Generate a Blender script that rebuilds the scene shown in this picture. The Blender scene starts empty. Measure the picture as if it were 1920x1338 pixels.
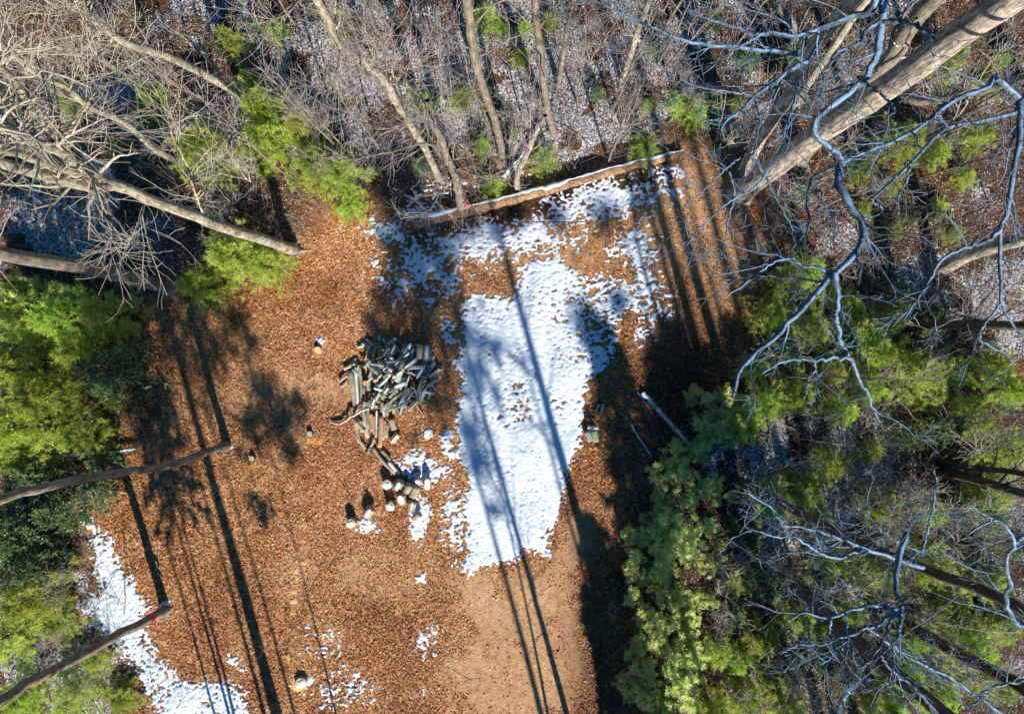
import bpy, math, random
import numpy as np
from mathutils import Vector, Matrix

# ------------------------------------------------------------------ camera, sky, sun
H = 22.0                      # the drone hovers 22 m above the clearing and looks straight down
F = 1280.0                    # focal length in photograph pixels (1920 wide)
SUN_EL = math.radians(33.0)
SUN_AZ = Vector((0.267, -0.964))
scene = bpy.context.scene
cam_d = bpy.data.cameras.new('camera'); cam = bpy.data.objects.new('camera', cam_d)
scene.collection.objects.link(cam); scene.camera = cam
cam.location = (0, 0, H); cam.rotation_euler = (0, 0, 0)
cam_d.sensor_width = 36.0; cam_d.lens = 36.0 * F / 1920.0
cam_d.clip_start = 0.05; cam_d.clip_end = 500

world = bpy.data.worlds.new("World"); scene.world = world; world.use_nodes = True
wn = world.node_tree.nodes; wl = world.node_tree.links
sky = wn.new('ShaderNodeTexSky'); sky.sky_type = 'NISHITA'; sky.sun_disc = False
sky.sun_elevation = SUN_EL; sky.sun_rotation = math.atan2(SUN_AZ.x, SUN_AZ.y)
sky.air_density = 1.3; sky.dust_density = 0.3; sky.ozone_density = 4.0
hsv = wn.new('ShaderNodeHueSaturation'); hsv.inputs['Saturation'].default_value = 1.8
wl.new(sky.outputs[0], hsv.inputs['Color']); wl.new(hsv.outputs[0], wn['Background'].inputs[0]); wn['Background'].inputs[1].default_value = 0.055

sl = bpy.data.lights.new('sun', 'SUN'); sl.energy = 5.0; sl.angle = math.radians(0.7); sl.color = (1.0, 0.93, 0.82)
so = bpy.data.objects.new('sun', sl); scene.collection.objects.link(so)
sd = Vector((SUN_AZ.x * math.cos(SUN_EL), SUN_AZ.y * math.cos(SUN_EL), math.sin(SUN_EL)))
so.rotation_euler = (-sd).to_track_quat('-Z', 'Y').to_euler(); so.location = sd * 60
scene.view_settings.view_transform = 'Standard'; scene.view_settings.look = 'None'
scene.view_settings.gamma = 1.0; scene.view_settings.exposure = 0.55
scene.cycles.max_bounces = 5; scene.cycles.transparent_max_bounces = 4

rng = np.random.RandomState(11)
random.seed(5)

# ------------------------------------------------------------------ helpers
def W(u, v, z=0.0):
    k = (H - z) / F
    return np.array([(u - 960.0) * k, (669.0 - v) * k, z])

def hash2(ix, iy, s):
    n = (ix * 374761393 + iy * 668265263 + s * 1442695041) & 0x7fffffff
    n = ((n ^ (n >> 13)) * 1274126177) & 0x7fffffff
    n = (n ^ (n >> 16)) & 0x7fffffff
    return (n % 100003) / 100003.0

def vnoise(x, y, sc, s=0):
    x = np.asarray(x, dtype=np.float64) / sc + 1000.5; y = np.asarray(y, dtype=np.float64) / sc + 1000.5
    ix = np.floor(x).astype(np.int64); iy = np.floor(y).astype(np.int64)
    fx = x - ix; fy = y - iy
    fx = fx * fx * (3 - 2 * fx); fy = fy * fy * (3 - 2 * fy)
    a = hash2(ix, iy, s); b = hash2(ix + 1, iy, s); c = hash2(ix, iy + 1, s); d = hash2(ix + 1, iy + 1, s)
    return (a * (1 - fx) + b * fx) * (1 - fy) + (c * (1 - fx) + d * fx) * fy

def fnoise(x, y, sc, s=0, o=3):
    t = 0; a = 1; n = 0
    for i in range(o):
        t = t + a * vnoise(x, y, sc / 2 ** i, s + 17 * i); n += a; a *= 0.6
    return t / n

def sstep(a, b, x):
    t = np.clip((x - a) / (b - a), 0, 1)
    return t * t * (3 - 2 * t)

def sdf(U, V, poly):
    """signed distance (inside positive) in photograph pixels on the ground"""
    U = np.asarray(U, float); V = np.asarray(V, float)
    d = np.full(U.shape, 1e9); ins = np.zeros(U.shape, bool)
    n = len(poly)
    for i in range(n):
        x0, y0 = poly[i]; x1, y1 = poly[(i + 1) % n]
        ex, ey = x1 - x0, y1 - y0
        t = np.clip(((U - x0) * ex + (V - y0) * ey) / (ex * ex + ey * ey + 1e-9), 0, 1)
        d = np.minimum(d, np.hypot(U - x0 - t * ex, V - y0 - t * ey))
        c = ((y0 > V) != (y1 > V)) & (U < (x1 - x0) * (V - y0) / (y1 - y0 + 1e-12) + x0)
        ins ^= c
    return np.where(ins, d, -d)

def blob(U, V, cu, cv, ru, rv, rot=0.0):
    a = math.radians(rot); ca, sa = math.cos(a), math.sin(a)
    du = (U - cu) * ca + (V - cv) * sa; dv = -(U - cu) * sa + (V - cv) * ca
    return np.exp(-((du / ru) ** 2 + (dv / rv) ** 2))

CLEAR = [(600, 400), (700, 400), (760, 430), (870, 395), (1290, 290), (1400, 330), (1440, 480), (1390, 640), (1330, 720), (1230, 830),
         (1180, 900), (1155, 1100), (1180, 1500), (160, 1500), (330, 1250), (130, 950), (240, 860), (270, 600), (330, 560), (470, 540), (560, 500)]

def gz(x, y):
    """ground height"""
    x = np.asarray(x, float); y = np.asarray(y, float)
    U = 960 + x * F / H; V = 669 - y * F / H
    f = sstep(60, -60, sdf(U, V, CLEAR))
    base = 0.10 * (vnoise(x, y, 5.0, 3) - .5)
    rough = (0.45 * (vnoise(x, y, 3.1, 4) - .5) + 0.16 * (vnoise(x, y, 1.0, 5) - .5)) * f
    small = 0.035 * (vnoise(x, y, 0.6, 6) - .5)
    return base + rough + small

def WG(u, v, dz=0.0):
    p = W(u, v, 0); p[2] = float(gz(p[0], p[1])) + dz
    return p

def fast_mesh(name, verts, quads, smooth=False, tint=None):
    me = bpy.data.meshes.new(name)
    nv = len(verts); nf = len(quads); k = quads.shape[1]
    me.vertices.add(nv); me.vertices.foreach_set('co', np.ascontiguousarray(verts, dtype=np.float32).ravel())
    me.loops.add(nf * k); me.loops.foreach_set('vertex_index', np.ascontiguousarray(quads, dtype=np.int32).ravel())
    me.polygons.add(nf); me.polygons.foreach_set('loop_start', (np.arange(nf) * k).astype(np.int32))
    if smooth: me.polygons.foreach_set('use_smooth', np.ones(nf, dtype=bool))
    if tint is not None:
        at = me.attributes.new('tint', 'FLOAT', 'POINT'); at.data.foreach_set('value', np.ascontiguousarray(tint, dtype=np.float32))
    me.update(calc_edges=True)
    return me

def link(name, me, mat, parent=None):
    o = bpy.data.objects.new(name, me); scene.collection.objects.link(o)
    if parent is not None: o.parent = parent
    if mat is not None:
        for m in (mat if isinstance(mat, (list, tuple)) else [mat]): me.materials.append(m)
    return o

def tag(o, label=None, cat=None, group=None, kind=None):
    if label: o['label'] = label
    if cat: o['category'] = cat
    if group: o['group'] = group
    if kind: o['kind'] = kind
    return o

def empty(name, loc, label=None, cat=None, group=None):
    o = bpy.data.objects.new(name, None); scene.collection.objects.link(o); o.location = loc
    o.empty_display_size = 0.2
    return tag(o, label, cat, group)

def copy_tree(o, parent=None):
    c = o.copy(); scene.collection.objects.link(c); c.parent = parent
    for ch in list(o.children): copy_tree(ch, c)
    return c

# ---- tubes, all branches of one level at once
def tubes(P, R, sides=5, flat_tip=False):
    """P (N,K,3) R (N,K) -> verts, quads"""
    N, K, _ = P.shape
    T = np.gradient(P, axis=1); T /= np.linalg.norm(T, axis=2, keepdims=True) + 1e-9
    m = np.abs(T.mean(axis=1)); ax = np.argmin(m, axis=1)
    ref = np.eye(3)[ax][:, None, :].repeat(K, 1)
    A = np.cross(T, ref); A /= np.linalg.norm(A, axis=2, keepdims=True) + 1e-9
    B = np.cross(T, A)
    an = np.arange(sides) * 2 * math.pi / sides
    V = P[:, :, None, :] + R[:, :, None, None] * (np.cos(an)[None, None, :, None] * A[:, :, None, :] + np.sin(an)[None, None, :, None] * B[:, :, None, :])
    idx = np.arange(N * K * sides).reshape(N, K, sides)
    a = idx[:, :-1, :]; b = np.roll(a, -1, axis=2); d = idx[:, 1:, :]; c = np.roll(d, -1, axis=2)
    Q = np.stack([a, b, c, d], axis=-1).reshape(-1, 4)
    return V.reshape(-1, 3), Q

class MB:
    def __init__(s): s.v = []; s.q = []; s.t = []; s.n = 0
    def add(s, v, q, t=None):
        if len(v) == 0: return
        s.v.append(v); s.q.append(q + s.n); s.n += len(v)
        s.t.append(np.zeros(len(v)) if t is None else t)
    def tubes(s, P, R, sides=5, t=None):
        if len(P) == 0: return
        v, q = tubes(P, R, sides)
        s.add(v, q, None if t is None else np.repeat(t, P.shape[1] * sides))
    def build(s, name, mat, parent=None, origin=(0, 0, 0), smooth=True):
        v = np.concatenate(s.v) - np.array(origin); q = np.concatenate(s.q); t = np.concatenate(s.t)
        return link(name, fast_mesh(name, v, q, smooth, t), mat, parent)

def resample(pts, K, jit=0.0, r=None):
    pts = np.array(pts, float); n = len(pts)
    seg = np.linalg.norm(np.diff(pts, axis=0), axis=1); s = np.concatenate([[0], np.cumsum(seg)])
    tt = np.linspace(0, s[-1], K)
    # catmull-rom through the given points
    out = np.zeros((K, 3))
    ext = np.vstack([2 * pts[0] - pts[1], pts, 2 * pts[-1] - pts[-2]])
    for k, t in enumerate(tt):
        i = min(max(np.searchsorted(s, t, side='right') - 1, 0), n - 2)
        f = (t - s[i]) / (seg[i] + 1e-9); p0, p1, p2, p3 = ext[i], ext[i + 1], ext[i + 2], ext[i + 3]
        out[k] = 0.5 * ((2 * p1) + (-p0 + p2) * f + (2 * p0 - 5 * p1 + 4 * p2 - p3) * f * f + (-p0 + 3 * p1 - 3 * p2 + p3) * f ** 3)
    if jit > 0:
        j = (r or rng).normal(0, jit, (K, 3)); j[0] = 0
        out += j
    return out

def unit(a): return a / (np.linalg.norm(a, axis=-1, keepdims=True) + 1e-9)

def spawn(P, R, m, r, L, ang=(35, 65), up=0.25, jit=0.16, K=6, rs=0.55, tmin=0.15, tmax=1.0, tip=0.25, taper_len=0.5, grav=0.0):
    """m children for each branch in P"""
    N, KP, _ = P.shape
    if N == 0: return np.zeros((0, K, 3)), np.zeros((0, K))
    t = r.uniform(tmin, tmax, (N, m)) * (KP - 1) * 0.999
    i = np.floor(t).astype(int); f = (t - i)[..., None]
    ar = np.arange(N)[:, None]
    S = P[ar, i] * (1 - f) + P[ar, i + 1] * f
    T = unit(P[ar, i + 1] - P[ar, i])
    r0 = (R[ar, i] * (1 - f[..., 0]) + R[ar, i + 1] * f[..., 0])
    rnd = unit(r.normal(0, 1, (N, m, 3)))
    perp = unit(rnd - (rnd * T).sum(-1, keepdims=True) * T)
    a = np.radians(r.uniform(ang[0], ang[1], (N, m)))[..., None]
    D = unit(T * np.cos(a) + perp * np.sin(a) + np.array([0, 0, up]))
    ln = L * r.uniform(0.5, 1.25, (N, m)) * (1 - taper_len * t / (KP - 1))
    S = S.reshape(-1, 3); D = D.reshape(-1, 3); ln = ln.reshape(-1); r0 = r0.reshape(-1)
    M = len(S); out = np.zeros((M, K, 3)); out[:, 0] = S; cur = D
    for k in range(1, K):
        cur = unit(cur + r.normal(0, jit, (M, 3)) + np.array([0, 0, grav]))
        out[:, k] = out[:, k - 1] + cur * (ln / (K - 1))[:, None]
    rad = np.maximum(r0 * rs, 0.0035)[:, None] * np.linspace(1, tip, K)[None, :]
    return out, rad

def blades(C, D, Nn, L, Wd, r, bend=0.0):
    """leaf quads: centre-base C, direction D, face normal about Nn"""
    S = unit(np.cross(D, Nn)); L = L[:, None]; Wd = Wd[:, None]
    a = C - S * Wd * 0.25; b = C + D * L * 0.5 - S * Wd * 0.5 + unit(Nn) * L * bend
    c = C + D * L; d = C + D * L * 0.5 + S * Wd * 0.5 + unit(Nn) * L * bend
    V = np.stack([a, b, c, d], axis=1).reshape(-1, 3)
    return V, np.arange(len(C) * 4).reshape(-1, 4)

# ------------------------------------------------------------------ materials
def nodes(name):
    m = bpy.data.materials.new(name); m.use_nodes = True
    n = m.node_tree.nodes; l = m.node_tree.links; b = n['Principled BSDF']
    b.inputs['Roughness'].default_value = 0.85
    b.inputs['Specular IOR Level'].default_value = 0.25
    return m, n, l, b

def ramp(n, pts, interp='LINEAR'):
    r = n.new('ShaderNodeValToRGB'); r.color_ramp.interpolation = interp
    e = r.color_ramp.elements
    while len(e) < len(pts): e.new(0.5)
    for k, (p, c) in enumerate(pts):
        e[k].position = p; e[k].color = (c[0], c[1], c[2], 1)
    return r

def mth(n, l, op, a, b=None, clamp=False):
    m = n.new('ShaderNodeMath'); m.operation = op; m.use_clamp = clamp
    for i, x in enumerate((a, b)):
        if x is None: continue
        if isinstance(x, (int, float)): m.inputs[i].default_value = x
        else: l.new(x, m.inputs[i])
    return m.outputs[0]

def noise(n, l, sc, det=4, rough=0.6, vec=None, dim='3D'):
    t = n.new('ShaderNodeTexNoise'); t.inputs['Scale'].default_value = sc
    t.inputs['Detail'].default_value = det; t.inputs['Roughness'].default_value = rough
    if vec is not None: l.new(vec, t.inputs['Vector'])
    return t

def mixc(n, l, f, a, b):
    m = n.new('ShaderNodeMix'); m.data_type = 'RGBA'
    for s, x in ((0, f), (6, a), (7, b)):
        if isinstance(x, (int, float)): m.inputs[s].default_value = x
        elif isinstance(x, tuple): m.inputs[s].default_value = (*x, 1)
        else: l.new(x, m.inputs[s])
    return m.outputs[2]

def attr(n, name):
    a = n.new('ShaderNodeAttribute'); a.attribute_name = name
    return a.outputs['Fac']

def bump(n, l, h, b, st=0.5, dist=0.02):
    x = n.new('ShaderNodeBump'); x.inputs['Strength'].default_value = st; x.inputs['Distance'].default_value = dist
    l.new(h, x.inputs['Height']); l.new(x.outputs[0], b.inputs['Normal'])

def coords(n):
    return n.new('ShaderNodeTexCoord').outputs['Object']
def geopos(n):
    return n.new('ShaderNodeNewGeometry').outputs['Position']

def bark(name, c0, c1, snow=0.0, snowc=(0.8, 0.85, 0.9), sc=14, lich=None):
    m, n, l, b = nodes(name)
    g = n.new('ShaderNodeNewGeometry'); pos = g.outputs['Position']
    mp = n.new('ShaderNodeMapping'); mp.inputs['Scale'].default_value = (1, 1, .22); l.new(pos, mp.inputs[0])
    t1 = noise(n, l, sc * 1.5, 6, 0.75, mp.outputs[0]); t2 = noise(n, l, 2.2, 3, 0.6, pos)
    r = ramp(n, [(0.38, c0), (0.60, c1)]); l.new(t1.outputs[0], r.inputs[0])
    col = r.outputs[0]
    k = ramp(n, [(0.35, (0.62, 0.62, 0.62)), (0.65, (1.15, 1.12, 1.05))]); l.new(t2.outputs[0], k.inputs[0])
    mm = n.new('ShaderNodeMix'); mm.data_type = 'RGBA'; mm.blend_type = 'MULTIPLY'; mm.inputs[0].default_value = 1
    l.new(col, mm.inputs[6]); l.new(k.outputs[0], mm.inputs[7]); col = mm.outputs[2]
    if lich:
        t4 = noise(n, l, 6, 4, 0.7, pos); lr = ramp(n, [(0.52, (0, 0, 0)), (0.6, (1, 1, 1))]); l.new(t4.outputs[0], lr.inputs[0])
        col = mixc(n, l, lr.outputs[0], col, lich)
    if snow > 0:
        sx = n.new('ShaderNodeSeparateXYZ'); l.new(g.outputs['Normal'], sx.inputs[0])
        t3 = noise(n, l, 5, 4, 0.7, pos)
        s = mth(n, l, 'ADD', sx.outputs[2], mth(n, l, 'MULTIPLY', mth(n, l, 'SUBTRACT', t3.outputs[0], 0.5), 1.6))
        s = mth(n, l, 'MULTIPLY', mth(n, l, 'SUBTRACT', s, 1.15 - snow), 4.0, True)
        col = mixc(n, l, s, col, snowc)
    l.new(col, b.inputs['Base Color'])
    bump(n, l, t1.outputs[0], b, 1.0, 0.05)
    return m

def foliage(name, pts, transl=0.35, rough=0.55, hue=0.04):
    m, n, l, b = nodes(name)
    r = ramp(n, pts); l.new(attr(n, 'tint'), r.inputs[0])
    oi = n.new('ShaderNodeObjectInfo')
    hs = n.new('ShaderNodeHueSaturation')
    l.new(mth(n, l, 'ADD', 0.5 - hue / 2, mth(n, l, 'MULTIPLY', oi.outputs['Random'], hue)), hs.inputs['Hue'])
    l.new(mth(n, l, 'ADD', 0.8, mth(n, l, 'MULTIPLY', oi.outputs['Random'], 0.45)), hs.inputs['Value'])
    l.new(r.outputs[0], hs.inputs['Color'])
    l.new(hs.outputs[0], b.inputs['Base Color']); b.inputs['Roughness'].default_value = rough
    b.inputs['Specular IOR Level'].default_value = 0.35
    tr = n.new('ShaderNodeBsdfTranslucent'); l.new(hs.outputs[0], tr.inputs[0])
    mx = n.new('ShaderNodeMixShader'); mx.inputs[0].default_value = transl
    l.new(b.outputs[0], mx.inputs[1]); l.new(tr.outputs[0], mx.inputs[2])
    l.new(mx.outputs[0], n['Material Output'].inputs[0])
    return m

M = {}
M['pale_bark'] = bark('pale_bark', (0.22, 0.18, 0.13), (0.74, 0.68, 0.55), 0.0, sc=14)
M['grey_bark'] = bark('grey_bark', (0.17, 0.145, 0.12), (0.44, 0.38, 0.31), 0.0, sc=12)
M['big_bark'] = bark('big_bark', (0.16, 0.13, 0.11), (0.76, 0.66, 0.57), 0.0, sc=9)
M['rough_bark'] = bark('rough_dark_bark', (0.03, 0.022, 0.016), (0.30, 0.22, 0.16), 0.0, sc=9)
M['dark_bark'] = bark('dark_bark', (0.055, 0.048, 0.04), (0.19, 0.165, 0.14), 0.12, sc=12)
M['frost_shade_limb'] = bark('frosted_shaded_limb_bark', (0.05, 0.08, 0.11), (0.20, 0.29, 0.38), 0.44, (0.36, 0.56, 0.84), sc=16)  # frosted bark; blue of skylit shade put into the frost and bark colours
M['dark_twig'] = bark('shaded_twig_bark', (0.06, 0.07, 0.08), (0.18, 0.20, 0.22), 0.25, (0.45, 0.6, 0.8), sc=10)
M['pale_twig'] = bark('pale_twig_bark', (0.55, 0.49, 0.40), (0.82, 0.76, 0.64), 0.0)
M['brush'] = bark('brush_bark', (0.11, 0.10, 0.09), (0.60, 0.57, 0.55), 0.25)
M['pink_twig'] = bark('pinkish_twig_bark', (0.30, 0.25, 0.23), (0.66, 0.59, 0.55), 0.2)
M['conifer_bark'] = bark('conifer_bark', (0.06, 0.045, 0.035), (0.17, 0.13, 0.10))
M['log_bark'] = bark('log_bark', (0.12, 0.13, 0.09), (0.54, 0.56, 0.43), 0.0, sc=18, lich=(0.36, 0.42, 0.36))
M['pole_bark'] = bark('pole_bark', (0.34, 0.29, 0.21), (0.74, 0.68, 0.54), 0.0, sc=18)
M['brown_log'] = bark('fallen_log_bark', (0.16, 0.085, 0.045), (0.66, 0.42, 0.25), 0.0, sc=10)

def wood_mat(name, c0, c1):
    m, n, l, b = nodes(name)
    t = noise(n, l, 30, 4, 0.6, geopos(n)); r = ramp(n, [(0.3, c0), (0.7, c1)]); l.new(t.outputs[0], r.inputs[0])
    l.new(r.outputs[0], b.inputs['Base Color']); bump(n, l, t.outputs[0], b, 0.3, 0.01)
    return m
M['cut_wood'] = wood_mat('weathered_cut_wood', (0.28, 0.23, 0.17), (0.55, 0.47, 0.36))
M['fresh_wood'] = wood_mat('fresh_cut_wood', (0.62, 0.27, 0.07), (0.85, 0.45, 0.15))
M['yellow_wood'] = wood_mat('yellow_cut_wood', (0.60, 0.40, 0.15), (0.85, 0.64, 0.30))
M['split_wood'] = wood_mat('grey_split_wood', (0.26, 0.27, 0.25), (0.68, 0.68, 0.62))
M['red_rot'] = wood_mat('peeled_brown_wood', (0.36, 0.18, 0.09), (0.62, 0.38, 0.24))
M['sawdust'] = wood_mat('sawdust', (0.70, 0.42, 0.15), (0.95, 0.72, 0.34))
m, n, l, b = nodes('pink_tape'); b.inputs['Base Color'].default_value = (0.85, 0.06, 0.16, 1); M['pink'] = m

# snow
m, n, l, b = nodes('snow')
t = noise(n, l, 9, 4, 0.6, geopos(n)); r = ramp(n, [(0.3, (0.62, 0.74, 0.88)), (0.62, (0.78, 0.85, 0.93))]); l.new(t.outputs[0], r.inputs[0])
l.new(r.outputs[0], b.inputs['Base Color']); b.inputs['Roughness'].default_value = 0.7
t2 = noise(n, l, 14, 3, 0.6, geopos(n)); bump(n, l, t2.outputs[0], b, 0.14, 0.012)
M['snow'] = m

# ground
def ground_mat():
    m, n, l, b = nodes('forest_ground')
    pos = geopos(n)
    soil_n = noise(n, l, 3.0, 6, 0.65, pos); soil = ramp(n, [(0.3, (0.28, 0.14, 0.06)), (0.5, (0.48, 0.26, 0.125)), (0.72, (0.64, 0.38, 0.20))]); l.new(soil_n.outputs[0], soil.inputs[0])
    tan_n = noise(n, l, 5.0, 6, 0.7, pos); tan = ramp(n, [(0.34, (0.40, 0.22, 0.11)), (0.62, (0.76, 0.48, 0.26))]); l.new(tan_n.outputs[0], tan.inputs[0])
    vo = n.new('ShaderNodeTexVoronoi'); vo.inputs['Scale'].default_value = 15; l.new(pos, vo.inputs['Vector'])
    wn_ = n.new('ShaderNodeSeparateColor'); l.new(vo.outputs['Color'], wn_.inputs[0])
    leaf = ramp(n, [(0.0, (0.07, 0.03, 0.015)), (0.35, (0.34, 0.15, 0.06)), (0.7, (0.60, 0.29, 0.12)), (1.0, (0.80, 0.46, 0.22))]); l.new(wn_.outputs[0], leaf.inputs[0])
    c = mixc(n, l, attr(n, 'litter'), soil.outputs[0], leaf.outputs[0])
    c = mixc(n, l, attr(n, 'tan'), c, tan.outputs[0])
    duff_shade = ramp(n, [(0.4, (0.006, 0.006, 0.006)), (0.7, (0.07, 0.045, 0.028))]); dn = noise(n, l, 12, 5, 0.7, pos); l.new(dn.outputs[0], duff_shade.inputs[0])
    c = mixc(n, l, attr(n, 'duff_shade'), c, duff_shade.outputs[0])
    fn = noise(n, l, 13, 5, 0.78, pos)
    f = mth(n, l, 'MULTIPLY', mth(n, l, 'SUBTRACT', mth(n, l, 'ADD', attr(n, 'frost'), fn.outputs[0]), 0.97), 16.0, True)
    c = mixc(n, l, f, c, (0.74, 0.77, 0.84))
    l.new(c, b.inputs['Base Color']); b.inputs['Roughness'].default_value = 0.95
    hn = noise(n, l, 18, 5, 0.7, pos); bump(n, l, hn.outputs[0], b, 0.9, 0.05)
    return m
M['ground'] = ground_mat()

m, n, l, b = nodes('fallen_leaves')
r = ramp(n, [(0.0, (0.03, 0.014, 0.009)), (0.2, (0.16, 0.06, 0.025)), (0.45, (0.42, 0.155, 0.052)), (0.7, (0.60, 0.27, 0.105)), (0.92, (0.80, 0.52, 0.30)), (1.0, (0.78, 0.80, 0.86))])
l.new(attr(n, 'tint'), r.inputs[0]); l.new(r.outputs[0], b.inputs['Base Color']); b.inputs['Roughness'].default_value = 0.6
M['leaves'] = m

M['pine'] = foliage('pine_needles', [(0.0, (0.08, 0.12, 0.02)), (0.3, (0.34, 0.46, 0.055)), (0.6, (0.60, 0.74, 0.12)), (0.93, (0.83, 0.89, 0.30)), (1.0, (0.88, 0.90, 0.75))], 0.5)
M['hemlock'] = foliage('hemlock_needles', [(0.0, (0.012, 0.03, 0.016)), (0.35, (0.09, 0.18, 0.06)), (0.7, (0.26, 0.40, 0.12)), (0.9, (0.46, 0.58, 0.28)), (1.0, (0.72, 0.80, 0.80))], 0.4, hue=0.03)
M['laurel'] = foliage('laurel_leaves', [(0.0, (0.015, 0.04, 0.012)), (0.25, (0.24, 0.31, 0.05)), (0.6, (0.60, 0.68, 0.14)), (0.92, (0.82, 0.86, 0.36)), (1.0, (0.78, 0.84, 0.74))], 0.42, rough=0.35)

# ------------------------------------------------------------------ ground
nx, ny = 620, 520
gx = np.linspace(-31, 31, nx); gy = np.linspace(-26, 26, ny)
GX, GY = np.meshgrid(gx, gy); GZ = gz(GX, GY)
U = 960 + GX * F / H; V = 669 - GY * F / H
cs = sdf(U, V, CLEAR)
TAN = [(850, 1090), (960, 1070), (1040, 1050), (1070, 980), (1100, 960), (1110, 1100), (1090, 1200), (1080, 1500), (860, 1500), (845, 1250)]
def fields(U, V):
    x = (U - 960) * H / F; y = (669 - V) * H / F
    cs = sdf(U, V, CLEAR) + 100 * (fnoise(x, y, 1.3, 20, 3) - .5)
    n1 = fnoise(x, y, 1.6, 21); n2 = fnoise(x, y, 0.9, 31)
    tan = 0.9 * sstep(-40, 30, sdf(U, V, TAN) + 80 * (n1 - .5)) * sstep(0.25, 0.55, n2 + 0.12)
    tan = np.maximum(tan, 0.75 * blob(U, V, 1290, 420, 110, 170, -15)); tan = np.maximum(tan, 0.6 * blob(U, V, 560, 960, 60, 260, 8) * sstep(0.4, .6, n1))
    tan = np.maximum(tan, 0.6 * blob(U, V, 560, 730, 160, 60)); tan = np.maximum(tan, 0.5 * blob(U, V, 1000, 480, 160, 80))
    tan = np.maximum(tan, 0.5 * blob(U, V, 700, 1060, 110, 60))
    tan = tan * (.55 + .6 * fnoise(x * 2.6 + .7 * y, y * .45, 1.0, 23, 3))
    tan = tan * sstep(-30, 30, cs)
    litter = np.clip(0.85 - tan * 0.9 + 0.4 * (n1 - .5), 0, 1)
    duff_shade = np.clip(sstep(20, -70, cs) * 0.85 + 0.75 * blob(U, V, 1120, 1230, 55, 300) + 0.85 * blob(U, V, 1290, 720, 150, 170, 20), 0, 1) * sstep(0.15, 0.5, n2 + .15)  # duff of the wood; both blobs paint tree shade right of the snow
    dl = V - (421 - (U - 775) * .262); duff_shade = np.clip(duff_shade + .9 * sstep(-5, 12, dl) * sstep(75, 30, dl) * sstep(740, 790, U) * sstep(1300, 1240, U) * sstep(.2, .5, n1), 0, 1)  # shaded ground below the fallen log painted as a dark band
    warm = blob(U, V, 640, 400, 130, 90) + blob(U, V, 1600, 320, 220, 80) + blob(U, V, 80, 90, 90, 60)
    frost = sstep(10, -90, cs) * (0.36 + 0.34 * (n1 - .5) * 2)
    for (a, bb, c, d, w) in [(980, 130, 300, 150, .22), (720, 60, 120, 120, .1), (1760, 540, 150, 70, .28), (1430, 890, 110, 60, .3), (1600, 920, 130, 90, .25),
                             (250, 200, 80, 110, .16), (60, 420, 90, 90, .12), (1250, 120, 120, 120, .18), (1040, 250, 70, 90, .2), (560, 150, 90, 90, .12), (1880, 960, 80, 80, .2), (1800, 620, 120, 60, .2), (1450, 1020, 80, 60, .12), (1400, 430, 80, 60, .0)]:
        frost = frost + w * blob(U, V, a, bb, c, d) * (cs < 0)
    frost = frost - 0.10 - 0.32 * (fnoise(x, y, 1.1, 77) > .55)
    frost = np.clip(frost + .13 * (cs < -20) - 0.35 * warm, 0, 0.50)
    return tan, litter, duff_shade, frost, warm, cs
TANf, LIT, DUF_SHADE, FRO, WRM, _ = fields(U, V)
idx = np.arange(nx * ny).reshape(ny, nx)
Q = np.stack([idx[:-1, :-1], idx[:-1, 1:], idx[1:, 1:], idx[1:, :-1]], -1).reshape(-1, 4)
# a low wide border carries the ground on past the wood's edge
vert = np.stack([GX, GY, GZ], -1).reshape(-1, 3)
me = fast_mesh('ground', vert, Q, True)
for nm, a in (('tan', TANf), ('litter', LIT), ('duff_shade', DUF_SHADE), ('frost', FRO)):
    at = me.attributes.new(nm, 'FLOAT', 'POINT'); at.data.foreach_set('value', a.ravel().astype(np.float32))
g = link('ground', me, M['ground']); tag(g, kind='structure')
# distant ground sheet
fm = bpy.data.meshes.new('distant_ground'); ff = []
fv = [(-300, -300, -.35), (300, -300, -.35), (300, 300, -.35), (-300, 300, -.35)]
fm.from_pydata(fv, [], [(0, 1, 2, 3)])
m, n, l, b = nodes('distant_forest_floor'); t = noise(n, l, 1.5, 8, 0.7, geopos(n)); r = ramp(n, [(0.35, (0.03, 0.02, 0.012)), (0.6, (0.2, 0.1, 0.05)), (0.75, (0.5, 0.5, 0.55))]); l.new(t.outputs[0], r.inputs[0]); l.new(r.outputs[0], b.inputs['Base Color'])
tag(link('terrain', fm, m), kind='structure')

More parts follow.
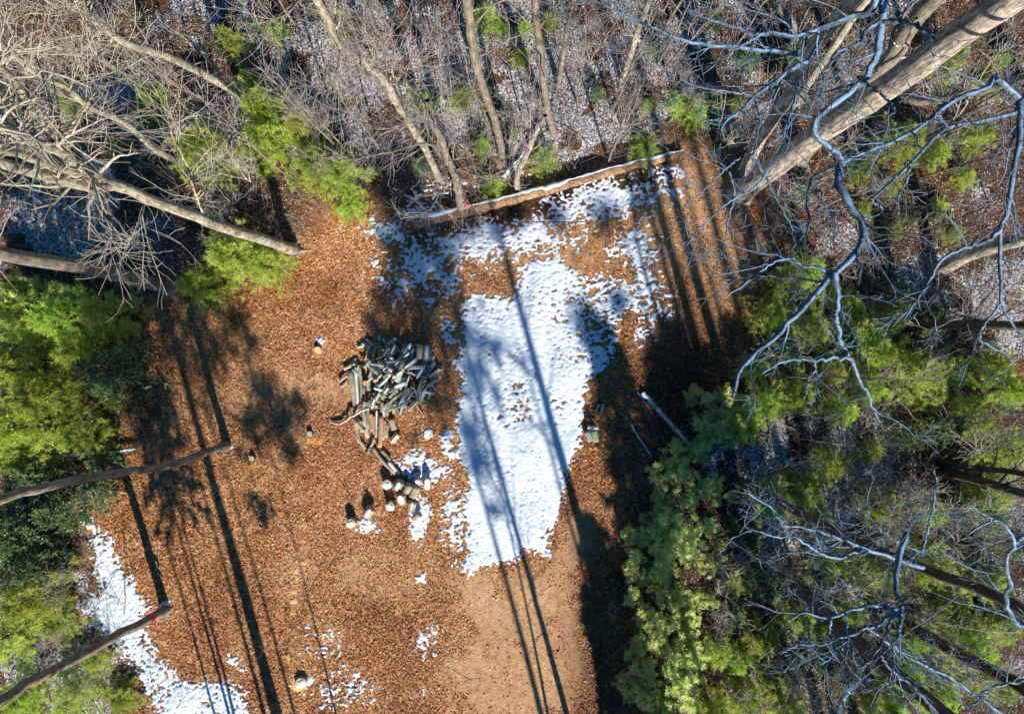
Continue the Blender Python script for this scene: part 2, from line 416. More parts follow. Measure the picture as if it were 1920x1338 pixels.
# ------------------------------------------------------------------ snow (a real sheet with its own thickness)
SNOW = [(866, 560), (900, 535), (955, 548), (965, 500), (1000, 478), (1062, 478), (1090, 505), (1140, 500), (1190, 515), (1218, 565), (1185, 595), (1172, 645),
        (1150, 685), (1112, 720), (1098, 790), (1092, 835), (1068, 880), (1062, 930), (1040, 980), (1030, 1010), (1034, 1048), (985, 1032), (965, 1055),
        (905, 1072), (878, 1082), (862, 1062), (868, 1000), (862, 950), (876, 900), (870, 880), (855, 850), (850, 770), (862, 720), (848, 680), (866, 640), (858, 600)]
LSTRIP = [(135, 950), (175, 965), (225, 1010), (250, 1070), (290, 1130), (300, 1190), (345, 1250), (400, 1262), (430, 1250), (475, 1300), (510, 1400), (290, 1400),
          (235, 1260), (165, 1190), (128, 1130), (165, 1090), (150, 1010)]
def snow_density(U, V):
    x = (U - 960) * H / F; y = (669 - V) * H / F
    s = sdf(U, V, SNOW)
    d = sstep(-14, 26, s) * 0.97 + 0.0
    # right flank is thin and printed with tyre tread, top thin too
    thin = blob(U, V, 1150, 580, 70, 150, 15) * .44 + blob(U, V, 1000, 520, 150, 60) * .13 + blob(U, V, 930, 570, 90, 60) * .13 + blob(U, V, 975, 745, 32, 52) * .42 + blob(U, V, 905, 1045, 42, 26, 20) * .3 \
        + blob(U, V, 885, 660, 45, 80) * .14 + blob(U, V, 1060, 560, 120, 60) * .12 + blob(U, V, 1060, 690, 50, 110) * .12
    d = d - thin
    for (a, bb, c, dd, w, rot) in [(900, 455, 100, 46, .72, 0), (790, 505, 80, 80, .52, 0), (730, 435, 50, 30, .62, 0), (1010, 440, 75, 46, .62, 0), (1130, 375, 140, 46, .66, -12), (1050, 410, 110, 34, .5, -10), (1250, 330, 60, 30, .5, -10), (1210, 600, 30, 60, .5, 12),
                                 (1195, 470, 60, 50, .6, 20), (1215, 550, 45, 70, .58, 0), (848, 990, 32, 72, .62, 0), (790, 880, 50, 30, .68, 20), (787, 968, 20, 42, .85, 5), (800, 812, 9, 10, 1.0, 0),
                                 (838, 828, 16, 34, .6, 0), (690, 985, 26, 18, .6, 0), (770, 860, 20, 14, .66, 0), (600, 1200, 50, 55, .33, 0), (640, 1290, 70, 50, .36, 0), (800, 1200, 26, 40, .38, 0), (665, 1265, 14, 12, .6, 0),
                                 (780, 1300, 30, 20, .45, 0), (840, 620, 20, 30, .6, 0), (845, 640, 14, 10, .7, 0), (600, 640, 10, 8, .6, 0), (707, 490, 12, 12, .7, 0), (790, 1084, 10, 10, .6, 0), (440, 1240, 22, 12, .75, 30), (1120, 790, 8, 8, .4, 0), (720, 905, 10, 10, .5, 0),
                                 (820, 350, 90, 20, .4, -10), (780, 400, 70, 26, .5, -14), (970, 320, 30, 30, .5, 0)]:
        d = np.maximum(d, w * blob(U, V, a, bb, c, dd, rot))
    s2 = sdf(U, V, LSTRIP); d = np.maximum(d, sstep(-14, 46, s2) * (0.72 + 0.2 * blob(U, V, 225, 1130, 60, 90)) - 0.22 * blob(U, V, 190, 1090, 22, 30) - 0.2 * blob(U, V, 300, 1240, 40, 60))
    return d, s
gs = 0.028
sx = np.arange(-14.5, 5.6, gs); sy = np.arange(-11.9, 6.2, gs)
SX, SY = np.meshgrid(sx, sy); SU = 960 + SX * F / H; SV = 669 - SY * F / H
dens, smain = snow_density(SU, SV)
ca, sa = math.cos(math.radians(-22)), math.sin(math.radians(-22))
RX = SX * ca - SY * sa; RY = SX * sa + SY * ca
dens = dens + np.where(dens > .6, .34 * (fnoise(SX, SY, 1.1, 88) - .42), 0)
nz = 0.46 * fnoise(RX * 1.0, RY * 1.5, 0.12, 51, 2) + 0.26 * fnoise(SX, SY, 0.55, 61, 2) + 0.28 * vnoise(SX + .3 * SY, SY, 0.07, 71)
# tread bars pressed by tyres
tread_mask = (blob(SU, SV, 1065, 545, 65, 50) + blob(SU, SV, 1150, 590, 55, 105, 14) + blob(SU, SV, 1130, 690, 30, 60, 14) + 0.7 * blob(SU, SV, 885, 640, 34, 55) + .7 * blob(SU, SV, 1120, 380, 60, 30))
bars = (np.sin((SV + 7 * (vnoise(SX, SY, .3, 84) - .5) + .25 * SU) / 12.0 * 2 * math.pi + 0.7 * np.sin(SU / 9.0)) * 0.5 + 0.5) * (0.6 + 0.4 * np.sin(SU / 24.0 * 2 * math.pi))
nz2 = (nz - 0.5) * 1.9 + 0.42
val = dens - nz2 - 0.5 * fnoise(SX, SY, .35, 83, 2) * np.clip(tread_mask, 0, 1) * sstep(0.45, 0.95, bars)
val = np.where(dens < 0.12, -1, val)
def march(vals, xs, ys):
    """marching squares -> verts (x,y), polygons"""
    nyy, nxx = vals.shape
    ins = vals > 0
    cnt = ins[:-1, :-1].astype(int) + ins[:-1, 1:] + ins[1:, 1:] + ins[1:, :-1]
    full = np.argwhere(cnt == 4); part = np.argwhere((cnt > 0) & (cnt < 4))
    used = {}
    vid = -np.ones(vals.shape, dtype=np.int64)
    need = np.zeros(vals.shape, bool)
    for (a, bb) in ((0, 0), (0, 1), (1, 1), (1, 0)): need[full[:, 0] + a, full[:, 1] + bb] = True
    for (a, bb) in ((0, 0), (0, 1), (1, 1), (1, 0)):
        need[part[:, 0] + a, part[:, 1] + bb] |= ins[part[:, 0] + a, part[:, 1] + bb]
    ids = np.argwhere(need); vid[ids[:, 0], ids[:, 1]] = np.arange(len(ids))
    pts = [np.stack([xs[ids[:, 1]], ys[ids[:, 0]], vals[ids[:, 0], ids[:, 1]]], -1)]
    nxt = len(ids); extra = []; faces = []
    ff = full
    fullq = np.stack([vid[ff[:, 0], ff[:, 1]], vid[ff[:, 0], ff[:, 1] + 1], vid[ff[:, 0] + 1, ff[:, 1] + 1], vid[ff[:, 0] + 1, ff[:, 1]]], -1)
    for (j, i) in part.tolist():
        cs_ = [(j, i), (j, i + 1), (j + 1, i + 1), (j + 1, i)]
        poly = []
        for k in range(4):
            a = cs_[k]; bq = cs_[(k + 1) % 4]
            va = vals[a]; vb = vals[bq]
            if va > 0: poly.append(int(vid[a]))
            if (va > 0) != (vb > 0):
                key = (a, bq) if a < bq else (bq, a)
                if key not in used:
                    t = va / (va - vb)
                    t = min(max(t, .02), .98)
                    extra.append((xs[a[1]] + (xs[bq[1]] - xs[a[1]]) * t, ys[a[0]] + (ys[bq[0]] - ys[a[0]]) * t, 0.0)); used[key] = nxt; nxt += 1
                poly.append(used[key])
        if len(poly) >= 3: faces.append(poly)
    if extra: pts.append(np.array(extra))
    return np.concatenate(pts), fullq.tolist() + faces
def snow_object(name, sel, rename=None):
    v = np.where(sel, val, -1.0)
    pts, faces = march(v, sx, sy)
    z = gz(pts[:, 0], pts[:, 1]) + 0.006 + 0.05 * (1 - np.exp(-np.maximum(pts[:, 2], 0) * 3.5)) + 0.01 * (vnoise(pts[:, 0], pts[:, 1], .4, 8) - .5) * (pts[:, 2] > 0.03)
    me = bpy.data.meshes.new(name); me.from_pydata(np.stack([pts[:, 0], pts[:, 1], z], -1).tolist(), [], faces)
    me.polygons.foreach_set('use_smooth', np.ones(len(me.polygons), dtype=bool)); me.update()
    return link(name, me, M['snow'])
main_sel = (SU > 640)
tag(snow_object('snow', main_sel & (SV > 415)), kind='structure')
tag(snow_object('snow', main_sel & (SV <= 415)), kind='structure')
tag(snow_object('snow', ~main_sel), kind='structure')

# ------------------------------------------------------------------ leaf litter (uncountable)
def litter(N, seed, keep, size=(0.03, 0.078)):
    r = np.random.RandomState(seed)
    u = r.uniform(-90, 2010, N); v = r.uniform(-90, 1430, N)
    tan, lit, duf_shade, fro, wrm, cs = fields(u, v)
    k = keep(u, v, tan, lit, duf_shade, fro, wrm, cs, r)
    u, v, cs, fro, duf_shade, wrm = u[k], v[k], cs[k], fro[k], duf_shade[k], wrm[k]
    x = (u - 960) * H / F; y = (669 - v) * H / F
    n = len(x)
    z = gz(x, y) + r.uniform(0.004, 0.026, n) + .03 * sstep(.5, .8, fnoise(x, y, .5, 97, 2)) * r.uniform(.3, 1, n)
    az = r.uniform(0, 2 * math.pi, n); el = r.normal(0, 0.22, n)
    D = np.stack([np.cos(az) * np.cos(el), np.sin(az) * np.cos(el), np.sin(el)], -1)
    Nn = unit(np.stack([r.normal(0, .45, n), r.normal(0, .45, n), np.ones(n)], -1))
    L = r.uniform(size[0], size[1], n) * (.75 + .35 * (cs > 0)); Wd = L * r.uniform(0.4, 0.75, n)
    Vv, Qq = blades(np.stack([x, y, z], -1), D, Nn, L, Wd, r, bend=0.12)
    cl = sstep(-40, 40, cs)
    t = np.clip(r.beta(2.6, 2.6, n) * (0.52 + 0.36 * cl) + 0.08 * cl + 0.15 * wrm - 0.28 * duf_shade * cl + 0.55 * (fnoise(x, y, 1.3, 91) - .5), 0, 0.93)  # clearing leaves darkened too where ground shade is painted
    wh = r.uniform(0, 1, n) < np.where(cs < 0, 0.06 + 0.6 * fro, 0.002)
    t[wh] = 1.0
    return Vv, Qq, np.repeat(t, 4)
def keep_all(u, v, tan, lit, duf_shade, fro, wrm, cs, r):
    p = np.where(cs > 0, 1.0 - np.clip(1.35 * tan, 0, .97), 0.70 + .35 * np.clip(wrm, 0, 1) - 0.35 * fro)
    d, s = snow_density(u, v)
    p = np.where(d > 0.4, p * 0.07, p); p = np.where((d > 0.12) & (d <= .4), p * 0.45, p)
    p = p * (0.35 + 0.8 * sstep(.38, .52, fnoise((u - 960) / 58, (669 - v) / 58, 0.8, 95)))
    return r.uniform(0, 1, len(u)) < p
Vv, Qq, tt = litter(760000, 3, keep_all)
tag(link('leaf_litter', fast_mesh('leaf_litter', Vv, Qq, False, tt), M['leaves']), kind='stuff', label='orange and brown fallen leaves strewn over the clearing and the wood', cat='fallen leaves')

# ------------------------------------------------------------------ fallen sticks (uncountable brush)
def brush(N, seed, name, mat, label):
    r = np.random.RandomState(seed)
    u = r.uniform(-60, 1980, N); v = r.uniform(-60, 1400, N); cs = sdf(u, v, CLEAR)
    k = (cs < -5) | (r.uniform(0, 1, N) < 0.03); k &= ~((u > 830) & (u < 1180) & (v > 480) & (v < 1090)) | (r.uniform(0, 1, N) < .02)
    u, v = u[k], v[k]; n = len(u)
    x = (u - 960) * H / F; y = (669 - v) * H / F
    P = np.zeros((n, 5, 3)); P[:, 0, 0] = x; P[:, 0, 1] = y
    az = r.uniform(0, 2 * math.pi, n); ln = r.uniform(.2, 1.3, n)
    for i in range(1, 5):
        az += r.normal(0, .3, n); P[:, i, 0] = P[:, i - 1, 0] + np.cos(az) * ln / 4; P[:, i, 1] = P[:, i - 1, 1] + np.sin(az) * ln / 4
    el = r.uniform(0, .75, n)[:, None] * np.linspace(0, 1, 5)[None] ** .8 * ln[:, None]
    P[:, :, 2] = gz(P[:, :, 0], P[:, :, 1]) + 0.02 + el
    R = r.uniform(.004, .011, n)[:, None] * np.linspace(1, .4, 5)[None]
    mb = MB(); mb.tubes(P, R, 3)
    o = mb.build(name, mat); tag(o, label, 'fallen twigs', kind='stuff')
brush(15000, 8, 'twig_litter', M['brush'], 'grey-brown tangle of dead stems and twigs over the forest floor')

# ------------------------------------------------------------------ bare trees
def trunk_pts(px, lean_z=None):
    """pixels along an upright trunk; the height comes from how far it runs outward from the nadir"""
    r0 = math.hypot(px[0][0] - 960, px[0][1] - 669)
    out = []
    for k, (u, v) in enumerate(px):
        rr = math.hypot(u - 960, v - 669)
        z = max(H * (1 - r0 / rr), 0.0) if k else 0.0
        out.append(W(u, v, z))
    g0 = WG(*px[0]); out[0] = np.array([g0[0], g0[1], g0[2] - 0.15])
    return out

def lim(px, z0, z1, zm=None):
    n = len(px); out = []
    for k, (u, v) in enumerate(px):
        f = k / (n - 1)
        out.append(W(u, v, z0 * (1 - f) + z1 * f))
    return out

def z3(*p): return [(1280 + a / 2.973, bb / 2.973) for a, bb in p]
def z6(*p): return [(1280 + a / 2.973, 445 + bb / 2.973) for a, bb in p]
def z9(*p): return [(1280 + a / 2.973, 888 + bb / 2.973) for a, bb in p]
def z1(*p): return [(a / 2.973, bb / 2.973) for a, bb in p]
def z2(*p): return [(640 + a / 2.973, bb / 2.973) for a, bb in p]

def bare_tree(label, trunk, r0, r1, limbs=(), mat='grey_bark', twig='pale_twig', seed=0, tw=(5, 4), L=(1.6, 0.8), group=None,
              trunk_twigs=0, tmin=0.5, name='bare_tree', cat='tree', flare=1.5, limbmat=None, up=0.1, extra=None, jit=.006):
    r = np.random.RandomState(seed + 100)
    T = resample(trunk, 26, jit, r)
    R = np.linspace(r0, r1, 26) * (1 + r.normal(0, .018, 26)); R[0] *= flare; R[1] *= 1 + (flare - 1) * .3
    base = tuple(WG(960 + T[0][0] * F / (H - T[0][2]), 669 - T[0][1] * F / (H - T[0][2])))
    root = empty(name, base, label, cat, group)
    mb = MB(); mb.tubes(T[None], R[None], 12); mb.build('trunk', M[mat], root, base)
    if r0 > .085:
        for q_ in range(5):
            az = (q_ + r.uniform(-.3, .3)) / 5 * 2 * math.pi; rl = r0 * r.uniform(2.0, 3.4); kk = np.linspace(0, 1, 7)
            x_ = T[0][0] + np.cos(az + .25 * kk) * rl * kk; y_ = T[0][1] + np.sin(az + .25 * kk) * rl * kk
            RP = np.stack([x_, y_, gz(x_, y_) + .9 * r0 * (1 - kk) ** 2 - .25 * r0 * kk], -1)
            mb = MB(); mb.tubes(RP[None], (r0 * .55 * (1 - .75 * kk))[None], 7); mb.build('root', M[mat], root, base)
    src = []
    if trunk_twigs:
        P, Rr = spawn(T[None], R[None], trunk_twigs, r, L[0] * 1.5, (35, 75), .25, .14, 8, .3, tmin, .98, taper_len=.3)
        src.append((P, Rr))
        for q_ in range(len(P)):
            mb = MB(); mb.tubes(P[q_:q_ + 1], Rr[q_:q_ + 1], 6); mb.build('branch', M[limbmat or mat], root, base)
    for (pts, a, bq) in limbs:
        fs = .80 if limbmat else 1.0
        Pl = resample(pts, 30, 0.008, r); Rl = fs * np.linspace(a, bq, 30) * (1 + r.normal(0, .05, 30))
        mb = MB(); mb.tubes(Pl[None], Rl[None], 8); mb.build('limb', M[limbmat or mat], root, base)
        src.append((Pl[None], Rl[None]))
    mb = MB(); any_ = False
    for (P, Rr) in src:
        k = P.shape[1]
        ln = np.linalg.norm(P[:, -1] - P[:, 0], axis=1).mean()
        m1 = max(int(tw[0] * (1 if P.shape[0] > 1 else ln * .9)), 1)
        A, RA = spawn(P, Rr, m1, r, L[0], (25, 70), up, .17, 7, .42, .12, 1.0)
        B, RB = spawn(A, RA, tw[1], r, L[1], (25, 60), up, .18, 5, .6, .15, 1.0)
        RA = np.maximum(RA, .005); RB = np.maximum(RB, .0036)
        mb.tubes(A, RA, 5); mb.tubes(B, RB, 3); any_ = True
        if limbmat:
            C, RC = spawn(B, RB, 2, r, L[1] * .5, (25, 60), up, .18, 4, .75, .2, 1.0); mb.tubes(C, np.maximum(RC, .0035), 3)
    if any_: mb.build('crown', M[twig], root, base)
    return root

def ext(px, k=1.35):
    """carry a trunk on outward beyond the last pixel"""
    u, v = px[-1]
    return list(px) + [(960 + (u - 960) * k, 669 + (v - 669) * k)]

# --- left
t1 = ext(z1((1640, 1395), (1480, 1338), (1250, 1270), (1050, 1190), (800, 1100), (680, 1040), (480, 1040), (350, 1010), (0, 910)), 1.15)
bare_tree('tall cream-barked bare tree leaning left from the tip of the orange leaf patch', trunk_pts(t1), .17, .07,
          [(lim(z1((680, 1040), (480, 990), (300, 930), (180, 880), (0, 835), (-200, 800)), 9.5, 14.0), .10, .04),
           (lim(z1((620, 1020), (500, 960), (340, 850), (200, 790), (0, 715), (-200, 640)), 9.5, 14.5), .10, .04),
           (lim(z1((340, 850), (290, 770), (180, 620), (100, 480), (0, 370), (-100, 280)), 11.2, 15.0), .055, .03),
           (lim(z1((310, 790), (400, 700), (480, 600), (500, 560)), 11.4, 13.0), .02, .012),
           (lim(z1((400, 500), (560, 420), (750, 370)), 11.0, 12.5), .014, .008),
           (lim(z1((1140, 1210), (1090, 1080), (1060, 970), (1010, 850), (960, 760), (960, 650), (900, 590)), 4.6, 9.5), .03, .012),
           (lim(z1((1060, 970), (1140, 860), (1220, 790)), 6.5, 8), .015, .008),
           (lim(z1((560, 1060), (620, 1180), (630, 1338)), 10.2, 11.2), .015, .008),
           (lim(z1((820, 1110), (740, 1330), (700, 1400)), 8.2, 9.5), .015, .008)],
          'pale_bark', 'pale_twig', 1, (6, 4), (1.7, .8), jit=.008)
bare_tree('slender cream bare tree curving up to the left edge above the tall cream one', trunk_pts(ext(z1((1000, 910), (860, 830), (700, 690), (480, 590), (390, 500), (200, 410), (60, 290), (0, 240)), 1.2)), .10, .04,
          [(lim(z1((480, 590), (400, 680), (330, 780)), 5.5, 7), .02, .01), (lim(z1((60, 290), (0, 330), (-100, 400)), 7.5, 9), .03, .02), (lim(z1((390, 500), (440, 330), (370, 290)), 6.5, 8.5), .02, .01)],
          'pale_bark', 'pale_twig', 2, (8, 5), (1.3, .7), trunk_twigs=10, tmin=.45)
bare_tree('cream bare trunk bending to the top edge at the upper left, split low down', trunk_pts(ext(z1((1370, 540), (1200, 450), (950, 320), (720, 250), (640, 200), (500, 90), (350, 0)), 1.25)), .135, .07,
          [(lim(z1((1370, 540), (1200, 380), (1050, 210), (1010, 180)), .2, 4.0), .05, .02), (lim(z1((660, 255), (560, 240), (500, 220), (390, 210)), 5.4, 7.5), .05, .02),
           (lim(z1((500, 90), (470, 30), (450, -60)), 6.9, 9), .05, .03)], 'pale_bark', 'pale_twig', 3, (7, 5), (1.3, .7), trunk_twigs=7, tmin=.55)
bare_tree('stout grey trunk running to the left edge over the dark pine shade', trunk_pts(ext([(318, 540), (235, 519), (168, 502), (101, 492), (0, 475)], 1.4)), .22, .13,
          [(lim([(215, 512), (235, 470), (250, 445)], 3.6, 7), .03, .012)], 'grey_bark', 'pale_twig', 4, (5, 4), (1.3, .6), trunk_twigs=6, tmin=.6)
bare_tree('crooked dark trunk with snow at its foot, reaching the left edge beside the lower pines', trunk_pts(ext([(427, 835), (370, 854), (319, 872), (303, 877), (235, 886), (151, 898), (67, 918), (0, 935)], 1.5)), .115, .075,
          [], 'grey_bark', 'pale_twig', 5, (4, 3), (1., .5), trunk_twigs=9, tmin=.75, jit=.014)
t6 = bare_tree('dark bare trunk with pink tape round its foot at the lower left snow strip', trunk_pts(ext([(312, 1143), (279, 1160), (202, 1200), (118, 1248), (50, 1281), (0, 1315)], 1.5)), .14, .10,
          [], 'grey_bark', 'pale_twig', 6, (4, 3), (1., .5), trunk_twigs=9, tmin=.8, jit=.01)

# --- top middle
t7 = bare_tree('small leaning bare trunk marked with pink tape behind the fallen log', trunk_pts(z2((670, 1160), (640, 1000), (590, 880), (560, 780), (500, 680), (480, 560))), .15, .05,
          [(lim(z2((640, 900), (700, 960), (820, 995), (940, 1000)), 4.5, 5.5), .035, .012), (lim(z2((640, 1000), (560, 1060), (480, 1180), (330, 1220)), 3, 3.4), .02, .01),
           (lim(z2((600, 880), (480, 800), (300, 840), (100, 880), (0, 890)), 4.8, 8), .03, .012), (lim(z2((670, 1080), (740, 1170), (740, 1270)), 1.5, 2.5), .018, .008)],
          'grey_bark', 'pink_twig', 7, (6, 4), (1.2, .6), trunk_twigs=8, tmin=.3)
bare_tree('long pale bare tree sweeping up to the top edge left of centre', trunk_pts(ext([(823, 333), (801, 286), (775, 245), (748, 202), (724, 155), (680, 115), (639, 91), (612, 34), (595, 0)], 1.25)), .105, .06,
          [(lim([(690, 130), (705, 90), (678, 48)], 8.8, 10.5), .03, .015), (lim([(724, 155), (770, 165), (800, 200), (815, 240)], 8.0, 9), .03, .012)],
          'pale_bark', 'pink_twig', 8, (9, 5), (1.4, .8), trunk_twigs=18, tmin=.35)
bare_tree('straight pale trunk standing upright in the snowy leaves at top centre', trunk_pts(ext([(943, 290), (929, 229), (916, 195), (902, 151), (892, 118), (885, 77), (875, 0)], 1.3)), .12, .075, [], 'grey_bark', 'pink_twig', 9, (4, 4), (1.2, .6), trunk_twigs=9, tmin=.55)
bare_tree('pale trunk right of the straight one at top centre, half hidden in brush', trunk_pts(ext([(1040, 249), (1027, 208), (1014, 110), (1003, 0)], 1.3)), .11, .065, [], 'grey_bark', 'pink_twig', 10, (4, 4), (1.2, .6), trunk_twigs=10, tmin=.5)
bare_tree('thin pale trunk between brush and the frosted limbs at the top', trunk_pts(ext([(1166, 150), (1178, 118), (1195, 60), (1218, 0)], 1.25)), .10, .06, [], 'pale_bark', 'pink_twig', 12, (4, 4), (1.1, .6), trunk_twigs=12, tmin=.35)
bare_tree('short snapped grey trunk in the thicket at upper centre', trunk_pts([(1047, 158), (1055, 110), (1062, 60), (1070, 20)]), .09, .06, [], 'grey_bark', 'pink_twig', 13, (4, 4), (1.1, .5), trunk_twigs=8, tmin=.35)
bare_tree('stout snowy trunk foot beside the fallen log, thin and leaning', trunk_pts([(972, 355), (970, 330), (1000, 260), (1022, 215)]), .10, .05, [], 'pale_bark', 'pink_twig', 14, (5, 4), (1., .5), trunk_twigs=9, tmin=.3)

# --- top right: the giants
big = ext([(1385, 372), (1414, 342), (1468, 302), (1549, 241), (1650, 174), (1734, 112), (1818, 50), (1885, 5)], 1.35)
fl = 'frost_shade_limb'
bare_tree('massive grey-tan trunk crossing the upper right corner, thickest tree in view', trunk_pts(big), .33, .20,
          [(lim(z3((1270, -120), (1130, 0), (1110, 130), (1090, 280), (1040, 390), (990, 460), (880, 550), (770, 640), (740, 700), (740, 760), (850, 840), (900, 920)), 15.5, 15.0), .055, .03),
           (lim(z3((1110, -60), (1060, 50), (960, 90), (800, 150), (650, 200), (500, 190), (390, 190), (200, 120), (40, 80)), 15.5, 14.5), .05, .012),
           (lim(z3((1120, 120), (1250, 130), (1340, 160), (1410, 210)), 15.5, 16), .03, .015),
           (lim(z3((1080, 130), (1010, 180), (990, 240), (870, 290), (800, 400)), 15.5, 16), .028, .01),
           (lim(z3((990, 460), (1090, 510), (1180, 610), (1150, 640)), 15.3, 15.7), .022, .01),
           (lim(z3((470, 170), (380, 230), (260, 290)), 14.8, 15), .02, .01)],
          'big_bark', 'frost_shade_limb', 20, (4, 3), (1.0, .5), limbmat=fl, flare=1.35, up=0.0)
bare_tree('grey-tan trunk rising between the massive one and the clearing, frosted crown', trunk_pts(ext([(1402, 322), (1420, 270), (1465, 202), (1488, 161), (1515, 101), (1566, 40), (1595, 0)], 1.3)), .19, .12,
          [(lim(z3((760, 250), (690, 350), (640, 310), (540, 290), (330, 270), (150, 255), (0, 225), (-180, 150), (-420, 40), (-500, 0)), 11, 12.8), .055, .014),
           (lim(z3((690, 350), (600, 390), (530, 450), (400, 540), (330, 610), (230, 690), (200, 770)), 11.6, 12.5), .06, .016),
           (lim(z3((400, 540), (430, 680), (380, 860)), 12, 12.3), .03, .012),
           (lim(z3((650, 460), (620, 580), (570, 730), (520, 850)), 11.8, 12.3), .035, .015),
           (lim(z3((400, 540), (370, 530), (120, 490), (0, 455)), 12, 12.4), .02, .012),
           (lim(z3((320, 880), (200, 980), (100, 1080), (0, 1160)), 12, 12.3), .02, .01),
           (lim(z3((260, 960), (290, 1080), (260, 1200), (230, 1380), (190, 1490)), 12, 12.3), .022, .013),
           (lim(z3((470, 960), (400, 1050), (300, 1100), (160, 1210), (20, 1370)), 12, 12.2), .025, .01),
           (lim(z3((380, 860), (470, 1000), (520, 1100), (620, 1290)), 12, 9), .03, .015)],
          'big_bark', 'frost_shade_limb', 21, (4.5, 3), (1.0, .5), limbmat=fl, up=0.0)
bare_tree('mossy grey trunk close behind the massive trunk in the upper right', trunk_pts(ext([(1500, 300), (1560, 235), (1633, 151), (1670, 111), (1700, 60), (1751, 0)], 1.3)), .22, .16, [(lim(z3((1100, 380), (1220, 300), (1270, 200), (1300, 100)), 8, 9.5), .07, .03)], 'grey_bark', 'pale_twig', 22, (3, 3), (1.2, .6), trunk_twigs=7, tmin=.5)
bare_tree('thin pale trunk reaching the top edge between two grey-tan trunks', trunk_pts(ext([(1497, 190), (1530, 135), (1566, 84), (1626, 0)], 1.25)), .12, .08, [], 'pale_bark', 'pale_twig', 23, (3, 3), (1.1, .6), trunk_twigs=8, tmin=.5)
bare_tree('forked pale young trunk at the top edge left of the grey-tan trunks', trunk_pts(ext(z3((610, 260), (640, 170), (560, 70), (500, -30)), 1.1)), .11, .07, [(lim(z3((650, 150), (720, 0), (750, -80)), 2.0, 4.5), .05, .03)], 'grey_bark', 'pale_twig', 24, (3, 4), (1.1, .6), trunk_twigs=8, tmin=.4)
# right edge tree: outside the frame, its limbs reach in
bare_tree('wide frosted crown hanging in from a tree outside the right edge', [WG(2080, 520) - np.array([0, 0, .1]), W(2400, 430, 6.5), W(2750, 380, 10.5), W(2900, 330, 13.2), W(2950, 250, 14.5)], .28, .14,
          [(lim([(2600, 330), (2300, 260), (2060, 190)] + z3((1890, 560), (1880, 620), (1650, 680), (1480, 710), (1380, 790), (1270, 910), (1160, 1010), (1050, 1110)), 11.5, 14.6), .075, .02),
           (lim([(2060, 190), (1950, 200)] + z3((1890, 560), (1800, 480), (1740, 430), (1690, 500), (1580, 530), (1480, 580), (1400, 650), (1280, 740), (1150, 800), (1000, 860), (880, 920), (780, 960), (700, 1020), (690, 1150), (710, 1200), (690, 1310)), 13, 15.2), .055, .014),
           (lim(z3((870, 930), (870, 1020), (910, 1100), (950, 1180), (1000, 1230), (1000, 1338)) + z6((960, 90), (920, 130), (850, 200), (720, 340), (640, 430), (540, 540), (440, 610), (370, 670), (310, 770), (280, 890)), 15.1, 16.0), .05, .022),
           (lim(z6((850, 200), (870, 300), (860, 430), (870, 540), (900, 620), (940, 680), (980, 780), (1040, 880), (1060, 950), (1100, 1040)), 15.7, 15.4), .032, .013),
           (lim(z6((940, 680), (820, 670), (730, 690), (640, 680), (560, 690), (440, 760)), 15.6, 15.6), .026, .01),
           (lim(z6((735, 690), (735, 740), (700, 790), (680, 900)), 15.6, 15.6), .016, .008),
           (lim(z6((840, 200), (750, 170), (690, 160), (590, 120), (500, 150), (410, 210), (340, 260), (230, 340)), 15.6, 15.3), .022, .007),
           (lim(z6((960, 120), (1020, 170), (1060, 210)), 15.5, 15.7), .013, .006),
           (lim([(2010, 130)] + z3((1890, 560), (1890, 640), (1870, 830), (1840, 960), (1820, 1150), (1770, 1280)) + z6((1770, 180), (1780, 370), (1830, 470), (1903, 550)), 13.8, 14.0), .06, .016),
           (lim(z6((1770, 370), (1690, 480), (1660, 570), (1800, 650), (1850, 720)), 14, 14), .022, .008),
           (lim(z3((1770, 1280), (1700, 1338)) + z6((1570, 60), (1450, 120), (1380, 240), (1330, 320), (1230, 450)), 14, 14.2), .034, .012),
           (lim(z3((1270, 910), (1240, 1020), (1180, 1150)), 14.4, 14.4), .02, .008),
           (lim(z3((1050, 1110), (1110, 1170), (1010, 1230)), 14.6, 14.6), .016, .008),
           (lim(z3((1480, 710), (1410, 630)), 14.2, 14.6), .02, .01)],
          'grey_bark', 'frost_shade_limb', 30, (3.4, 3), (.9, .45), limbmat=fl, up=0.0)
bare_tree('mossy bent trunk lying across the upper right below the massive one', trunk_pts(z3((1275, 520), (1230, 460), (1200, 500), (1230, 560), (1400, 560), (1600, 520), (1903, 440), (2100, 400))), .13, .12, [], 'grey_bark', 'pale_twig', 31, (3, 3), (1., .5), trunk_twigs=5, tmin=.5)
bare_tree('tan trunk reaching the right edge above the snowy hollow', trunk_pts(ext([(1756, 510), (1774, 501), (1818, 477), (1920, 448)], 1.3)), .21, .15, [], 'big_bark', 'pale_twig', 32, (3, 3), (1.2, .6), trunk_twigs=5, tmin=.6)
bare_tree('dark straight trunk running level to the right edge', trunk_pts(ext([(1700, 613), (1760, 609), (1850, 608), (1920, 610)], 1.3)), .13, .10, [], 'dark_bark', 'pale_twig', 33, (4, 4), (1.3, .6), trunk_twigs=14, tmin=.1)
bare_tree('thin dark trunk, upper of two at the lower right edge', trunk_pts(ext([(1762, 868), (1820, 876), (1920, 888)], 1.2)), .09, .07, [], 'dark_bark', 'dark_twig', 34, (4, 4), (1.2, .6), trunk_twigs=8, tmin=.2)
bare_tree('dark trunk, lower of two at the lower right edge', trunk_pts(ext([(1765, 884), (1850, 905), (1920, 926)], 1.2)), .14, .11, [], 'dark_bark', 'dark_twig', 35, (4, 4), (1.2, .6), trunk_twigs=8, tmin=.2)
